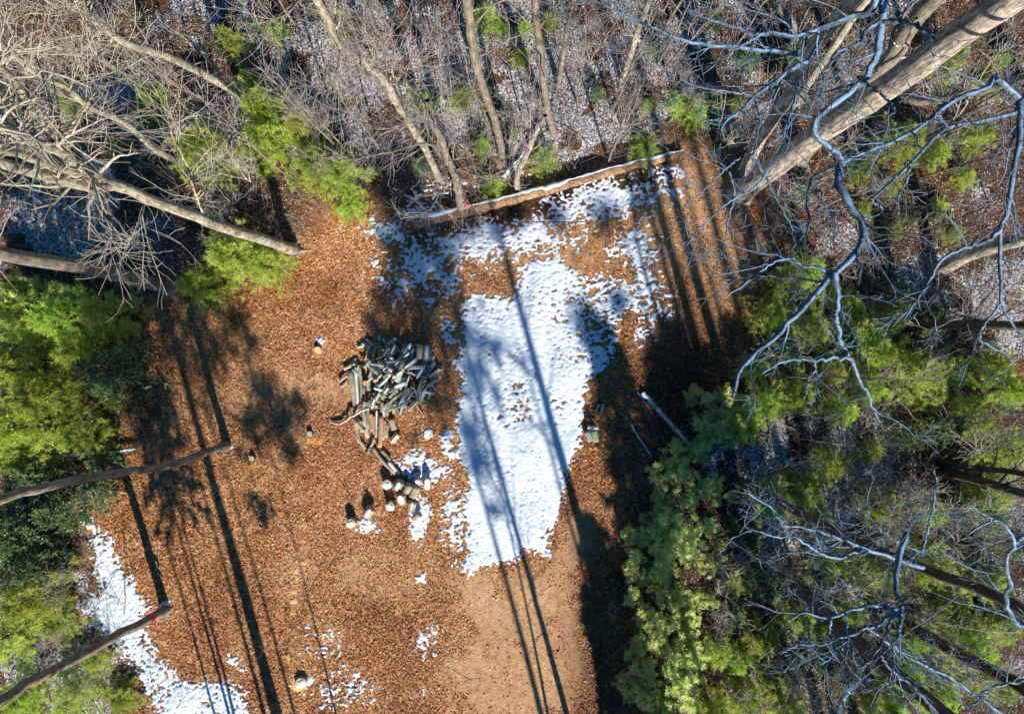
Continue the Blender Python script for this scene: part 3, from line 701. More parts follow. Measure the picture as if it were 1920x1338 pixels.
bare_tree('long thin brown trunk slanting down to the right through the thicket, frosted side limbs', trunk_pts(ext(z9((280, 20), (500, 140), (750, 270), (950, 370), (1200, 470), (1450, 570), (1700, 660)), 1.2)), .13, .08,
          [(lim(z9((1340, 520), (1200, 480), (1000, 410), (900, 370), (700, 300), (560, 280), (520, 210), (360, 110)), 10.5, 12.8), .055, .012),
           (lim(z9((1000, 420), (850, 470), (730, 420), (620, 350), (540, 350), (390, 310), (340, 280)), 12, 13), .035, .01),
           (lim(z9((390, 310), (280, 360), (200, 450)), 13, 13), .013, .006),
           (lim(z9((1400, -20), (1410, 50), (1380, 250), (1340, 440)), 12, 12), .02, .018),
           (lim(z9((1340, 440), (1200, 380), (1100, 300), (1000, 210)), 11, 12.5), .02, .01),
           (lim(z9((1430, 420), (1520, 480), (1640, 540), (1750, 555)), 13, 13), .014, .008)], 'conifer_bark', 'frost_shade_limb', 36, (4, 3), (1.0, .5), limbmat=fl, trunk_twigs=5, tmin=.15, up=0)
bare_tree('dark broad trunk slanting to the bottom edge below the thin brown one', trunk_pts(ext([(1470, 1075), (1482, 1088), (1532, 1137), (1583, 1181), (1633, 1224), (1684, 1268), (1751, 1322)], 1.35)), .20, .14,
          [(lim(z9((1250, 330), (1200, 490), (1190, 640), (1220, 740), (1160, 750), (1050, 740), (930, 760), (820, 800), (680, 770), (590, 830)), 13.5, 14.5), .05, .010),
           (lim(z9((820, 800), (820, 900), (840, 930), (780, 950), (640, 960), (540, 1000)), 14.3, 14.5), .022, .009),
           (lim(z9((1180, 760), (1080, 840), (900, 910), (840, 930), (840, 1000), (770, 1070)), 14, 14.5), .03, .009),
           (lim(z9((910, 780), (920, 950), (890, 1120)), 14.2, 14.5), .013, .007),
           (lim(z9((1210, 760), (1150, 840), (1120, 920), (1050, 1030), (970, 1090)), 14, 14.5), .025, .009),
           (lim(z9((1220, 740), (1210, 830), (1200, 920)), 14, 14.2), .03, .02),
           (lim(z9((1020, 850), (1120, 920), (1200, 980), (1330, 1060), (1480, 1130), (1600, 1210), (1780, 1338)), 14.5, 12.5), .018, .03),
           (lim(z9((1100, 1010), (1180, 1110), (1300, 1200), (1420, 1338)), 14.3, 12.5), .016, .03)], 'conifer_bark', 'frost_shade_limb', 37, (4, 3), (.9, .45), limbmat=fl, up=0)
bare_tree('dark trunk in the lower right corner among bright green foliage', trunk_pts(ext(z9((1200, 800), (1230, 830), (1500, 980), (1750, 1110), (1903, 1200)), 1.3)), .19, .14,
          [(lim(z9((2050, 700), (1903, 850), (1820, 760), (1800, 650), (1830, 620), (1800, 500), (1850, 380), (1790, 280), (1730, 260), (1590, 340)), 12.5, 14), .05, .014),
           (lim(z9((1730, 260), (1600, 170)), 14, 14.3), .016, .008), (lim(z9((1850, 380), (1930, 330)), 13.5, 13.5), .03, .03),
           (lim(z9((1910, 1150), (1750, 1180), (1670, 1220), (1650, 1270), (1540, 1300)), 12.5, 14), .03, .01)], 'conifer_bark', 'frost_shade_limb', 38, (4, 3), (1.0, .5), limbmat=fl, up=0)
bare_tree('thick frosted limb rising near the bottom edge of the lower right', [WG(1520, 1420), W(1545, 1400, 4), W(1573, 1332, 7), W(1589, 1292, 7.6), W(1610, 1280, 8), W(1635, 1268, 8.3)], .10, .055, [], 'frost_shade_limb', 'dark_twig', 39, (4, 4), (1., .5), trunk_twigs=7, tmin=.6)
bare_tree('dead pale snag with bare crooked branches in the lower right thicket', trunk_pts([(1610, 830), (1616, 800), (1606, 775), (1580, 770), (1555, 745)]), .07, .03, [], 'pale_bark', 'pale_twig', 40, (6, 4), (1.3, .6), trunk_twigs=12, tmin=.1)

# --- trees standing just outside the bottom edge, whose long shadows cross the clearing
def south(label, u, v, h, r0, crown=None, lean=(0, 0), seed=0, n=10, tmin=.6, L=(1.5, .8), tp=.4):
    b_ = WG(u, v); pts = [b_ - np.array([0, 0, .1]), b_ + np.array([lean[0] * .3, lean[1] * .3, h * .4]), b_ + np.array([lean[0] * .7, lean[1] * .7, h * .75]), b_ + np.array([lean[0], lean[1], h])]
    return bare_tree(label, pts, r0, r0 * tp, [], 'grey_bark', 'pale_twig', seed, (5, 4), L, group='trees below the bottom edge', trunk_twigs=n, tmin=tmin)
SL = 'tall bare tree outside the bottom edge whose shadow crosses the ground'
south(SL, 565, 1500, 16.5, .21, seed=60, n=12, tmin=.7)
south(SL, 1204, 1405, 15.0, .18, seed=61, n=15, tmin=.4, L=(1.8, .9))
south(SL, 1094, 1450, 13.0, .10, seed=62, n=16, tmin=.25, L=(1.8, .9))
south(SL, 448, 1400, 7.5, .055, seed=64, n=5, tmin=.7, L=(.8, .4)); south(SL, 440, 1470, 8.5, .05, seed=65, n=5, tmin=.7, L=(.8, .4))
for k, (u, v, h, rr) in enumerate([(1480, 1430, 13.5, .09), (1515, 1465, 14, .15), (1530, 1430, 14, .10), (1572, 1480, 14.5, .17), (1588, 1445, 13.6, .10), (1640, 1500, 15, .20), (1655, 1450, 14.5, .11), (1690, 1500, 15, .17), (1725, 1470, 14.5, .22), (1240, 1600, 11, .07), (1445, 1440, 12, .08)]):
    south(SL, u, v, h, rr, seed=70 + k, n=5, tmin=.7, L=(.9, .5), tp=.65)

# ------------------------------------------------------------------ evergreens: prototypes, then copies
def tufts(C, D, r, per, L, Wd, spread, upn=.5):
    n = len(C); C = np.repeat(C, per, 0); D = np.repeat(D, per, 0)
    d = unit(D + r.normal(0, spread, (len(C), 3))); Nn = unit(r.normal(0, .5, (len(C), 3)) + np.array([0, 0, upn]))
    Lr = L * r.uniform(.6, 1.25, len(C)); Wr = np.full(len(C), Wd) * r.uniform(.7, 1.3, len(C))
    return blades(C, d, Nn, Lr, Wr, r), Lr

def conifer_mesh(seed, h, rad, whorls, nb, z0=0.12, kind='pine', trunk_r=.05, dens=1.0):
    """returns trunk MB, branch MB, foliage MB around the origin"""
    r = np.random.RandomState(seed)
    T = np.zeros((1, 10, 3)); T[0, :, 2] = np.linspace(-.1, h, 10); T[0, 1:, :2] += np.cumsum(r.normal(0, .01 * h / 3, (9, 2)), 0)
    RT = np.linspace(trunk_r, .008, 10)[None]
    tm = MB(); tm.tubes(T, RT, 7)
    P = []; Rr = []
    for w in range(whorls):
        f = (w + r.uniform(-.2, .2)) / whorls; z = h * (z0 + (1 - z0) * max(f, 0)) * .97
        for b_ in range(nb):
            az = (b_ + r.uniform(-.35, .35)) / nb * 2 * math.pi + w * 1.1
            ln = rad * (1 - max(f, 0)) ** .75 * r.uniform(.65, 1.15) + .08
            rise = (.10 + .45 * f) if kind == 'pine' else (-.12 + .35 * f)
            k = np.linspace(0, 1, 7)[:, None]
            d = np.array([math.cos(az), math.sin(az), rise])
            pp = np.array([0, 0, z]) + d * ln * k + np.array([0, 0, 1]) * (k ** 2) * ln * (.12 if kind == 'pine' else -.18) + np.cumsum(r.normal(0, .02 * ln, (7, 3)), 0)
            P.append(pp); Rr.append(np.linspace(.012 + .008 * (1 - f), .004, 7))
    P = np.array(P); Rr = np.array(Rr)
    m = int(7 * dens)
    A, RA = spawn(P, Rr, m, r, rad * .38, (35, 60), .0, .08, 4, .6, .15, 1.0, taper_len=.6)
    if kind != 'pine': A[:, :, 2] -= .0
    bm = MB(); bm.tubes(P, Rr, 4); bm.tubes(A, RA, 3)
    allP = A; n, K, _ = A.shape
    t = r.uniform(0.1, 1, (n, 5)) * (K - 1) * .999; i = t.astype(int); f = (t - i)[..., None]; ar = np.arange(n)[:, None]
    C = (A[ar, i] * (1 - f) + A[ar, i + 1] * f).reshape(-1, 3); D = unit(A[ar, i + 1] - A[ar, i]).reshape(-1, 3)
    n2, K2, _ = P.shape
    t = r.uniform(0.35, 1, (n2, 10)) * (K2 - 1) * .999; i = t.astype(int); f = (t - i)[..., None]; ar = np.arange(n2)[:, None]
    C = np.vstack([C, (P[ar, i] * (1 - f) + P[ar, i + 1] * f).reshape(-1, 3)]); D = np.vstack([D, unit(P[ar, i + 1] - P[ar, i]).reshape(-1, 3)])
    if kind == 'pine':
        (v, q), _ = tufts(C, unit(D + np.array([0, 0, .15])), r, int(6), .15, .016, .65)
        per = 6
    else:
        (v, q), _ = tufts(C, D, r, 7, .075, .03, .55, 1.2); per = 7
    # tone by clump and by branch: new growth towards the tips
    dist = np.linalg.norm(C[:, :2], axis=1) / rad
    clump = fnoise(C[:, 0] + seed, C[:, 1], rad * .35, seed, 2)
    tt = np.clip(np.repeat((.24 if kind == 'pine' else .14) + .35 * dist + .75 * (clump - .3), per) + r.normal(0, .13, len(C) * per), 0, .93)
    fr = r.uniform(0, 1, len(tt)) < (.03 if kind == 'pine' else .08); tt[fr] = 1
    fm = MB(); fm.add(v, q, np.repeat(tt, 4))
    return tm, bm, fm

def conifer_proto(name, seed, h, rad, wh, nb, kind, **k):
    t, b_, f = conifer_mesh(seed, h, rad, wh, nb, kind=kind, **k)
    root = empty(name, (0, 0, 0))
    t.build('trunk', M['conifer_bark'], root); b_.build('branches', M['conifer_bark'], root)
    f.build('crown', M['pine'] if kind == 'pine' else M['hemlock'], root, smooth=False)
    return root

def laurel_proto(name, seed, h, rad, stems=9):
    r = np.random.RandomState(seed)
    P = []; R = []
    for k in range(stems):
        az = r.uniform(0, 2 * math.pi); rr = rad * math.sqrt(r.uniform(.02, 1)); kk = np.linspace(0, 1, 7)[:, None]
        hh = h * (1 - .45 * (rr / rad) ** 2) * r.uniform(.75, 1.05)
        end = np.array([math.cos(az) * rr, math.sin(az) * rr, hh])
        P.append(np.array([r.normal(0, .06), r.normal(0, .06), -.05]) * (1 - kk) + end * (kk ** np.array([.9, .9, 1.0])) + np.cumsum(r.normal(0, .02, (7, 3)), 0)); R.append(np.linspace(.022, .008, 7))
    P = np.array(P); R = np.array(R)
    A, RA = spawn(P, R, 8, r, rad * .45, (30, 70), .35, .12, 5, .6, .35, 1.0, taper_len=.3)
    B, RB = spawn(A, RA, 4, r, rad * .25, (30, 65), .45, .1, 4, .7, .4, 1.0, taper_len=.3)
    sm = MB(); sm.tubes(P, R, 6); sm.tubes(A, RA, 4); sm.tubes(B, RB, 3)
    tips = np.vstack([A[:, -1], B[:, -1], B[:, 2]]); td = np.vstack([unit(A[:, -1] - A[:, -2]), unit(B[:, -1] - B[:, -2]), unit(B[:, -1] - B[:, -2])])
    per = 9; n = len(tips); C = np.repeat(tips, per, 0) + r.normal(0, .012, (n * per, 3))
    az = (np.tile(np.arange(per), n) / per * 2 * math.pi) + np.repeat(r.uniform(0, 6.3, n), per) + r.normal(0, .2, n * per)
    el = r.uniform(-.35, .55, n * per)
    D = np.stack([np.cos(az) * np.cos(el), np.sin(az) * np.cos(el), np.sin(el)], -1); D = unit(D + .3 * np.repeat(td, per, 0))
    Nn = unit(np.array([.1, -.35, 1.0]) + r.normal(0, .45, D.shape))
    L = r.uniform(.08, .15, n * per); v, q = blades(C, D, Nn, L, L * .30, r, bend=.08)
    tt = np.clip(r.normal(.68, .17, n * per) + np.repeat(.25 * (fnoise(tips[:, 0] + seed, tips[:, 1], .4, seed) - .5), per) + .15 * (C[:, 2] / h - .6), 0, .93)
    fr = r.uniform(0, 1, n * per) < .08; tt[fr] = 1
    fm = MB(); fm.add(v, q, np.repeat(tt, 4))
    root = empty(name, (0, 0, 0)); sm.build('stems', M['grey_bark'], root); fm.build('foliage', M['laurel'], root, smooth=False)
    return root

protos = {'pine': [conifer_proto('young_pine', 200 + i, hh, 1.25, wh, nb, 'pine') for i, (hh, wh, nb) in enumerate([(3.2, 8, 6), (2.8, 7, 6), (3.6, 9, 5), (2.4, 6, 7)])],
          'hemlock': [conifer_proto('young_hemlock', 220 + i, hh, 1.25, wh, nb, 'hemlock') for i, (hh, wh, nb) in enumerate([(3.4, 11, 6), (2.9, 9, 7), (3.0, 10, 6)])],
          'laurel': [laurel_proto('evergreen_shrub', 240 + i, 2.0, 1.2) for i in range(3)]}
used_first = {}
MARKS = [((318, 540), 'the stout grey trunk foot'), ((545, 465), 'the tall cream tree foot'), ((427, 835), 'the crooked dark trunk foot'), ((151, 898), 'the middle of the crooked dark trunk'), ((312, 1143), 'the pink-taped trunk foot at lower left'),
         ((0, 700), 'the left edge\'s middle'), ((0, 1338), 'the bottom left corner'), ((1920, 1338), 'the bottom right corner'), ((1920, 669), 'the right edge\'s middle'), ((1300, 850), 'the snow-dusted log in the shade'),
         ((1115, 815), 'the two grey-green blocks'), ((1033, 1048), 'the lower tip of the snow patch'), ((1385, 372), 'the massive trunk foot'), ((1756, 510), 'the tan trunk foot at right'), ((1700, 613), 'the level dark trunk foot'),
         ((1765, 880), 'the two dark trunk feet at right'), ((1374, 895), 'the long brown trunk foot'), ((1600, 1012), 'the middle of the long brown trunk'), ((1470, 1075), 'the broad dark trunk foot'), ((1650, 1240), 'the middle of the broad dark trunk'),
         ((943, 290), 'the straight pale trunk foot'), ((823, 333), 'the sweeping pale tree foot'), ((461, 182), 'the split cream trunk foot'), ((1047, 158), 'the short snapped trunk'), ((1020, 290), 'the bright pine over the log'), ((1278, 290), 'the right end of the fallen log'),
         ((865, 385), 'the pink-taped trunk by the log'), ((1700, 265), 'the broad bright pine at upper right'), ((1166, 150), 'the thin pale trunk foot'), ((775, 421), 'the left end of the fallen log'),
         ((1610, 820), 'the dead pale snag'), ((200, 1100), 'the lower left snow strip'), ((1300, 1338), 'the bottom edge'), ((1690, 1160), 'the corner trunk foot')]
LAB_USED = set()
def where_label(adj, noun, u, v, rpx):
    size = 'tiny' if rpx < 37 else 'small' if rpx < 46 else ('mid-sized' if rpx < 58 else 'broad')
    for (mu, mv), nm in sorted(MARKS, key=lambda q: math.hypot(q[0][0] - u, q[0][1] - v)):
        du, dv = u - mu, v - mv; d = math.hypot(du, dv)
        a = math.degrees(math.atan2(-dv, du)) % 360
        dr = ['right of', 'above and right of', 'above', 'above and left of', 'left of', 'below and left of', 'below', 'below and right of'][int(((a + 22.5) % 360) // 45)]
        dist = 'just ' if d < 90 else ('' if d < 220 else 'well ')
        lb = f'{size} {adj} {noun} {dist}{dr} {nm}'
        if lb not in LAB_USED and len(lb.split()) <= 16:
            LAB_USED.add(lb); return lb
def place(kind, k, u, v, rpx, hscale=1.0, label=None, group=None, cat=None):
    """u, v, rpx: where the crown's middle shows and how wide it shows, in photograph pixels"""
    p = protos[kind][k % len(protos[kind])]
    z = 1.4 * hscale
    rad = rpx * (H - z) / F; w = W(u, v, z); s = rad / 1.25
    key = (kind, k % len(protos[kind]))
    o = p if key not in used_first else copy_tree(p)
    used_first[key] = 1
    o.location = (w[0], w[1], float(gz(w[0], w[1]))); o.rotation_euler = (0, 0, random.uniform(0, 6.28)); o.scale = (s, s, min(max(s, .5) * hscale, 1.8))
    for q in ('label', 'category', 'group'):
        if q in o.keys(): del o[q]
    if group: label = where_label({'pine': 'yellow-green', 'hemlock': 'dark green', 'laurel': 'broad-leaved'}[kind], {'pine': 'young pine', 'hemlock': 'hemlock', 'laurel': 'evergreen shrub'}[kind], u, v, rpx)
    tag(o, label, cat or {'pine': 'pine', 'hemlock': 'hemlock', 'laurel': 'shrub'}[kind], group)
    return o

G1 = ('yellow-green young pine in the dense stand along the left edge beside the leaf-covered clearing', 'young pines at the left edge')
for i, (u, v, rr, hs) in enumerate([(50, 590, 80, 1.3), (130, 600, 70, 1.2), (215, 590, 60, 1.0), (30, 690, 80, 1.4), (110, 740, 75, 1.3), (60, 800, 80, 1.2), (150, 820, 50, 1.0), (10, 560, 60, 1.0), (20, 850, 60, 1), (160, 660, 70, 1)]):
    place('pine', i, u, v, rr, hs, *G1)
G1b = ('darker green hemlock on the clearing side of the left pine stand', 'hemlocks at the left edge')
for i, (u, v, rr, hs) in enumerate([(215, 690, 65, 1.2), (180, 720, 50, 1.0), (60, 890, 60, .9), (180, 870, 40, .7)]):
    place('hemlock', i, u, v, rr, hs, *G1b)
G2 = ('frost-tipped hemlock below the crooked dark trunk at the lower left', 'hemlocks at the lower left')
for i, (u, v, rr, hs) in enumerate([(40, 990, 75, 1.1), (110, 960, 60, 1.0), (60, 1060, 60, 1.0), (170, 925, 45, .7), (10, 1040, 50, 1)]):
    place('hemlock', i + 1, u, v, rr, hs, *G2)
G3 = ('bright green low pine beside the lower left snow strip', 'low pines at the lower left')
for i, (u, v, rr, hs) in enumerate([(60, 1120, 80, .8), (20, 1190, 70, .8), (95, 1175, 50, .6), (40, 1310, 60, .6), (130, 1310, 60, .6), (170, 1240, 40, .4), (215, 1320, 45, .4)]):
    place('pine', i + 1, u, v, rr, hs, *G3)
for i, (u, v, rr, hs, lb) in enumerate([
    (375, 535, 55, .8, 'bright yellow-green pine at the foot of the stout grey trunk'),
    (440, 485, 70, .9, 'bright yellow-green pine between the cream tree foot and the stout grey trunk'),
    (505, 500, 54, .7, 'low yellow-green pine just under the foot of the tall cream tree'),
    (380, 285, 74, 1.1, 'round bright green pine left of the cream trunk foot in the upper left'),
    (495, 205, 56, 1.0, 'green pine just beside the foot of the split cream trunk'),
    (500, 270, 62, 1.0, 'green pine below the split cream trunk'),
    (565, 240, 50, .8, 'small green pine in frosted leaves at the upper left'),
    (590, 310, 64, .9, 'green pine at the top of the orange leaf patch'),
    (640, 330, 58, .8, 'green pine right of the orange leaf patch'),
    (655, 385, 42, .6, 'small dark pine above the clearing edge left of the fallen log'),
    (425, 75, 40, .9, 'small green pine near the top edge beside the cream trunk'),
    (510, 45, 26, .8, 'tiny yellow-green pine at the top edge'),
    (265, 165, 30, .8, 'tiny green pine in the dark upper left wood'),
    (105, 185, 28, .8, 'small dull pine among the cream limbs of the upper left'),
    (910, 25, 34, .8, 'small green pine at the top edge right of the straight pale trunk'),
    (1020, 290, 36, .6, 'small bright pine above the middle of the fallen log'),
    (865, 180, 34, .7, 'dull green pine left of the straight pale trunk'),
    (925, 345, 30, .5, 'dull low pine between the pink-taped trunk and the fallen log'),
    (905, 275, 25, .5, 'tiny pine at the foot of the straight pale trunk'),
    (1310, 205, 36, .7, 'small green pine behind frosted twigs at the upper centre right'),
    (1800, 95, 44, .9, 'green pine in the upper right corner below the massive trunk'),
    (1700, 265, 55, .9, 'broad bright pine under the frosted limbs of the upper right'),
    (1760, 285, 40, .7, 'bright pine below the bent mossy trunk'),
    (1855, 240, 45, .8, 'yellow-green pine at the right edge above the striped shade'),
    (1620, 320, 36, .6, 'dull small pine on the rusty leaves right of the massive trunk'),
    (455, 560 - 420, 28, .8, 'little pine against blue shaded snow at the upper left'),
    (640, 30, 26, .8, 'little dark pine at the top edge by the sweeping pale tree')]):
    place('pine', i, u, v, rr, hs, lb)
G4 = ('yellow-green pine in the belt right of the clearing under the frosted limbs', 'pines right of the clearing')
for i, (u, v, rr, hs) in enumerate([(1510, 510, 50, .8), (1560, 545, 50, .8), (1600, 570, 40, .7), (1450, 590, 50, .7), (1520, 620, 50, .8), (1650, 660, 60, 1.0), (1710, 700, 65, 1.0), (1640, 730, 50, .9), (1560, 700, 45, .8), (1500, 740, 50, .8),
                                    (1430, 760, 50, .8), (1420, 690, 40, .6), (1750, 740, 40, .8), (1480, 540, 45, .7), (1620, 620, 50, .8), (1400, 800, 45, .7), (1580, 770, 45, .8), (1800, 690, 45, .8), (1680, 600, 40, .7)]):
    place('pine', i + 2, u, v, rr, hs, *G4)
G4b = ('dark green hemlock among the pines right of the clearing', 'hemlocks right of the clearing')
for i, (u, v, rr, hs) in enumerate([(1590, 640, 50, .8), (1480, 660, 50, .7), (1700, 560, 50, .7), (1760, 600, 50, .6), (1780, 800, 50, .9), (1720, 820, 45, .8)]):
    place('hemlock', i, u, v, rr, hs, *G4b)
G5 = ('bright green pine at the right edge of the frame', 'pines at the right edge')
for i, (u, v, rr, hs) in enumerate([(1870, 730, 60, 1.1), (1830, 790, 50, 1.0), (1890, 840, 60, 1.0), (1900, 680, 40, 1.0)]):
    place('pine', i, u, v, rr, hs, *G5)
G6 = ('broad-leaved evergreen shrub edging the right side of the clearing track', 'evergreen shrubs right of the track')
for i, (u, v, rr, hs) in enumerate([(1335, 770, 55, .8), (1350, 830, 50, .8), (1255, 870, 55, .8), (1300, 860, 45, .7), (1235, 960, 50, .8), (1290, 990, 65, .9), (1215, 1030, 55, .8), (1330, 940, 50, .8), (1270, 1060, 60, .9), (1215, 1110, 50, .8),
                                    (1300, 1120, 60, .9), (1215, 1190, 55, .8), (1280, 1200, 60, .9), (1230, 1270, 60, .9), (1300, 1290, 60, .9), (1215, 1350, 60, .9), (1290, 1370, 60, .9), (1340, 1050, 40, .8), (1380, 760, 40, .7)]):
    place('laurel', i, u, v, rr, hs, *G6)
G7 = ('green pine in the tangled lower right wood', 'pines in the lower right wood')
for i, (u, v, rr, hs) in enumerate([(1560, 1050, 50, .8), (1620, 1070, 50, .8), (1680, 1090, 50, .8), (1740, 1060, 55, .9), (1710, 1000, 35, .7), (1500, 1160, 45, .7), (1790, 1150, 50, .8), (1820, 1215, 55, .9), (1870, 1290, 55, .9), (1620, 1290, 50, .8), (1400, 1330, 50, .7),
                                    (1720, 1200, 45, .8), (1780, 1320, 50, .9), (1340, 1330, 50, .7), (1680, 1340, 50, .8), (1450, 1290, 45, .7), (1390, 1250, 40, .6), (1840, 1090, 50, .8), (1890, 1180, 50, .8), (1750, 960, 45, .8), (1850, 960, 50, .8), (1700, 1270, 45, .8), (1550, 1200, 45, .7), (1540, 980, 40, .6), (1480, 1340, 50, .8), (1600, 1150, 40, .7), (1890, 920, 50, .8), (1450, 940, 50, .6), (1520, 930, 45, .6), (1650, 950, 50, .6), (1400, 1090, 50, .6), (1430, 1200, 50, .6), (1350, 1230, 45, .6), (1560, 870, 45, .6), (1760, 1260, 50, .8)]):
    place('pine', i + 1, u, v, rr, hs, *G7)
G8 = ('dark hemlock in the tangled lower right wood', 'hemlocks in the lower right wood')
for i, (u, v, rr, hs) in enumerate([(1440, 1100, 55, .7), (1400, 1010, 50, .7), (1850, 1080, 55, .8), (1890, 1150, 50, .8), (1560, 1250, 45, .7), (1860, 980, 50, .8), (1480, 1240, 45, .7), (1900, 1020, 50, .8), (1380, 1160, 45, .7), (1800, 960, 45, .8)]):
    place('hemlock', i, u, v, rr, hs, *G8)

rs_ = np.random.RandomState(99)
for (box, n_) in (((650, 20, 1350, 330), 16), ((1330, 60, 1900, 470), 24), ((180, 40, 620, 430), 8), ((1420, 560, 1900, 900), 8), ((1350, 900, 1900, 1320), 12)):
    k_ = 0
    while k_ < n_:
        u, v = rs_.uniform(box[0], box[2]), rs_.uniform(box[1], box[3])
        if sdf(np.array([u]), np.array([v]), CLEAR)[0] > -25: continue
        place('pine' if rs_.uniform() < .6 else 'hemlock', k_, u, v, rs_.uniform(18, 36), .35, None, 'seedling evergreens in the undergrowth'); k_ += 1

# tall conifers outside the bottom edge: their crowns shade the track and the right of the clearing
def tall_conifer(u, v, h, rad, z0, seed, tr=.13):
    t, b_, f = conifer_mesh(seed, h, rad, 9, 8, z0=z0, kind='hemlock', trunk_r=tr, dens=(1.6 if rad > 1.15 else .75))
    root = empty('tall_conifer', tuple(WG(u, v)), 'tall dark conifer outside the bottom edge shading the track', 'conifer', 'tall conifers below the bottom edge')
    # the needles of so large a crown hang in bigger sprays
    t.build('trunk', M['conifer_bark'], root); b_.build('branches', M['conifer_bark'], root)
    v_ = np.concatenate(f.v); c = v_.reshape(-1, 4, 3).mean(1, keepdims=True); v_ = (c + (v_.reshape(-1, 4, 3) - c) * 2.2).reshape(-1, 3); f.v = [v_]
    f.build('crown', M['hemlock'], root, smooth=False)
tall_conifer(1505, 1545, 11.0, 2.2, .78, 301)
tall_conifer(1365, 1560, 9.3, 1.1, .72, 316)
tall_conifer(1230, 1560, 5.8, .8, .45, 318, .06)
tall_conifer(1245, 1500, 6.6, .7, .62, 319, .05)
tall_conifer(1275, 1560, 7.2, .9, .5, 302)
tall_conifer(1205, 1480, 4.2, .85, .2, 317, .06)
tall_conifer(560, 1560, 17.0, 2.8, .6, 306, .08)
tall_conifer(640, 1620, 18.0, 2.2, .72, 311, .06)
tall_conifer(470, 1445, 10.0, 1.0, .62, 313, .06)
tall_conifer(1350, 1430, 9.9, .9, .8, 308)
tall_conifer(1120, 1700, 17.5, 2.0, .7, 315)

def from_shadow(u, v, z):
    k = z / math.tan(SUN_EL); p = W(u, v, 0)
    return np.array([p[0] + SUN_AZ.x * k, p[1] + SUN_AZ.y * k, z])
def clumpy_tree(base, clumps, label, seed, r0=.035):
    r = np.random.RandomState(seed); b0 = WG(*base)
    root = empty('leafy_tree', tuple(b0), label, 'tree', 'leafy trees below the bottom edge')
    cs_ = [(from_shadow(u, v, z), rad) for (u, v, z, rad) in clumps]; top = max(c[0][2] for c in cs_)
    cen = np.mean([c[0] for c in cs_], axis=0)
    tp = resample([b0 - [0, 0, .1], b0 * .6 + cen * .4 * np.array([1, 1, .8]), np.array([cen[0], cen[1], top])], 16)
    mb = MB(); mb.tubes(tp[None], np.linspace(r0, .012, 16)[None], 7); mb.build('trunk', M['grey_bark'], root, b0)
    V = []; 
    for (c, rad) in cs_:
        k = int(np.argmin(np.abs(tp[:, 2] - (c[2] - .8)))); pth = resample([tp[k], (tp[k] + c) / 2 + [0, 0, .2], c], 8)
        mb = MB(); mb.tubes(pth[None], np.linspace(.02, .008, 8)[None], 4); mb.build('branch', M['grey_bark'], root, b0)
        V.append(c + unit(r.normal(0, 1, (int(900 * rad * rad / .5), 3))) * (rad * r.uniform(0, 1.25, (int(900 * rad * rad / .5), 1)) ** .8) * np.array([1, 1, .6]))
    C = np.concatenate(V); n_ = len(C)
    v, q = blades(C, unit(r.normal(0, 1, (n_, 3))), unit(r.normal(0, 1, (n_, 3))), r.uniform(.08, .15, n_), r.uniform(.06, .10, n_), r)
    fm_ = MB(); fm_.add(v - 0.0, q, np.repeat(r.uniform(.2, .7, n_), 4)); fm_.build('crown', M['leaves'], root, b0, smooth=False)
clumpy_tree((655, 1450), [(492, 730, 7.4, .65), (528, 785, 7.6, .7), (470, 790, 7.0, .5), (545, 845, 7, .35), (560, 750, 8, .35), (440, 590, 8.6, .5), (470, 640, 8.6, .35), (492, 958, 5.6, .38), (470, 930, 5.4, .2)], 'thin tree with brown leaf clumps outside the bottom edge below the clearing', 1)
clumpy_tree((1250, 1440), [(1095, 590, 9, .6), (1110, 640, 9, .4), (1160, 560, 9.4, .45), (1140, 660, 8.6, .4), (880, 800, 10, .4), (1130, 400, 11.6, .55), (1210, 370, 11.8, .5)], 'thin tree with brown leaf clumps outside the bottom edge below the snow patch', 2)
clumpy_tree((1040, 1420), [(780, 470, 10.6, .8), (740, 540, 10.2, .6), (830, 420, 11, .7), (700, 600, 9.8, .4), (800, 560, 10, .45), (960, 400, 11.4, .5), (895, 860, 9.2, .5), (925, 950, 8.6, .25), (880, 405, 11.6, .6), (1040, 405, 11.8, .45), (930, 430, 11, .3)], 'thin tree with brown leaf clumps outside the bottom edge, tallest of three', 3, .05)

# ------------------------------------------------------------------ bare saplings: prototypes and copies
def sapling_proto(seed, h, mat, stems=2, m=(9, 5, 2), spread=.5):
    r = np.random.RandomState(seed); P = []; R = []
    for s in range(stems):
        d = unit(np.array([r.normal(0, spread * .4), r.normal(0, spread * .4), 1])); k = np.linspace(0, 1, 10)[:, None]
        P.append(d * h * k + np.cumsum(r.normal(0, .025 * h / 3, (10, 3)), 0) * (k > 0)); R.append(np.linspace(.022, .006, 10))
    P = np.array(P); R = np.array(R)
    A, RA = spawn(P, R, m[0], r, h * .36, (35, 75), .2, .16, 7, .5, .2, 1.0)
    B, RB = spawn(A, RA, m[1], r, h * .17, (30, 65), .1, .18, 5, .65, .15, 1.0)
    C, RC = spawn(B, RB, m[2], r, h * .08, (30, 65), .1, .18, 4, .8, .2, 1.0)
    root = empty('bare_sapling', (0, 0, 0)); a = MB(); a.tubes(P, R, 5); a.build('stem', M[mat], root)
    c = MB(); RA = np.maximum(RA, .0065); RB = np.maximum(RB, .0045); c.tubes(A, RA, 4); c.tubes(B, RB, 3); c.build('crown', M[mat], root)
    return root
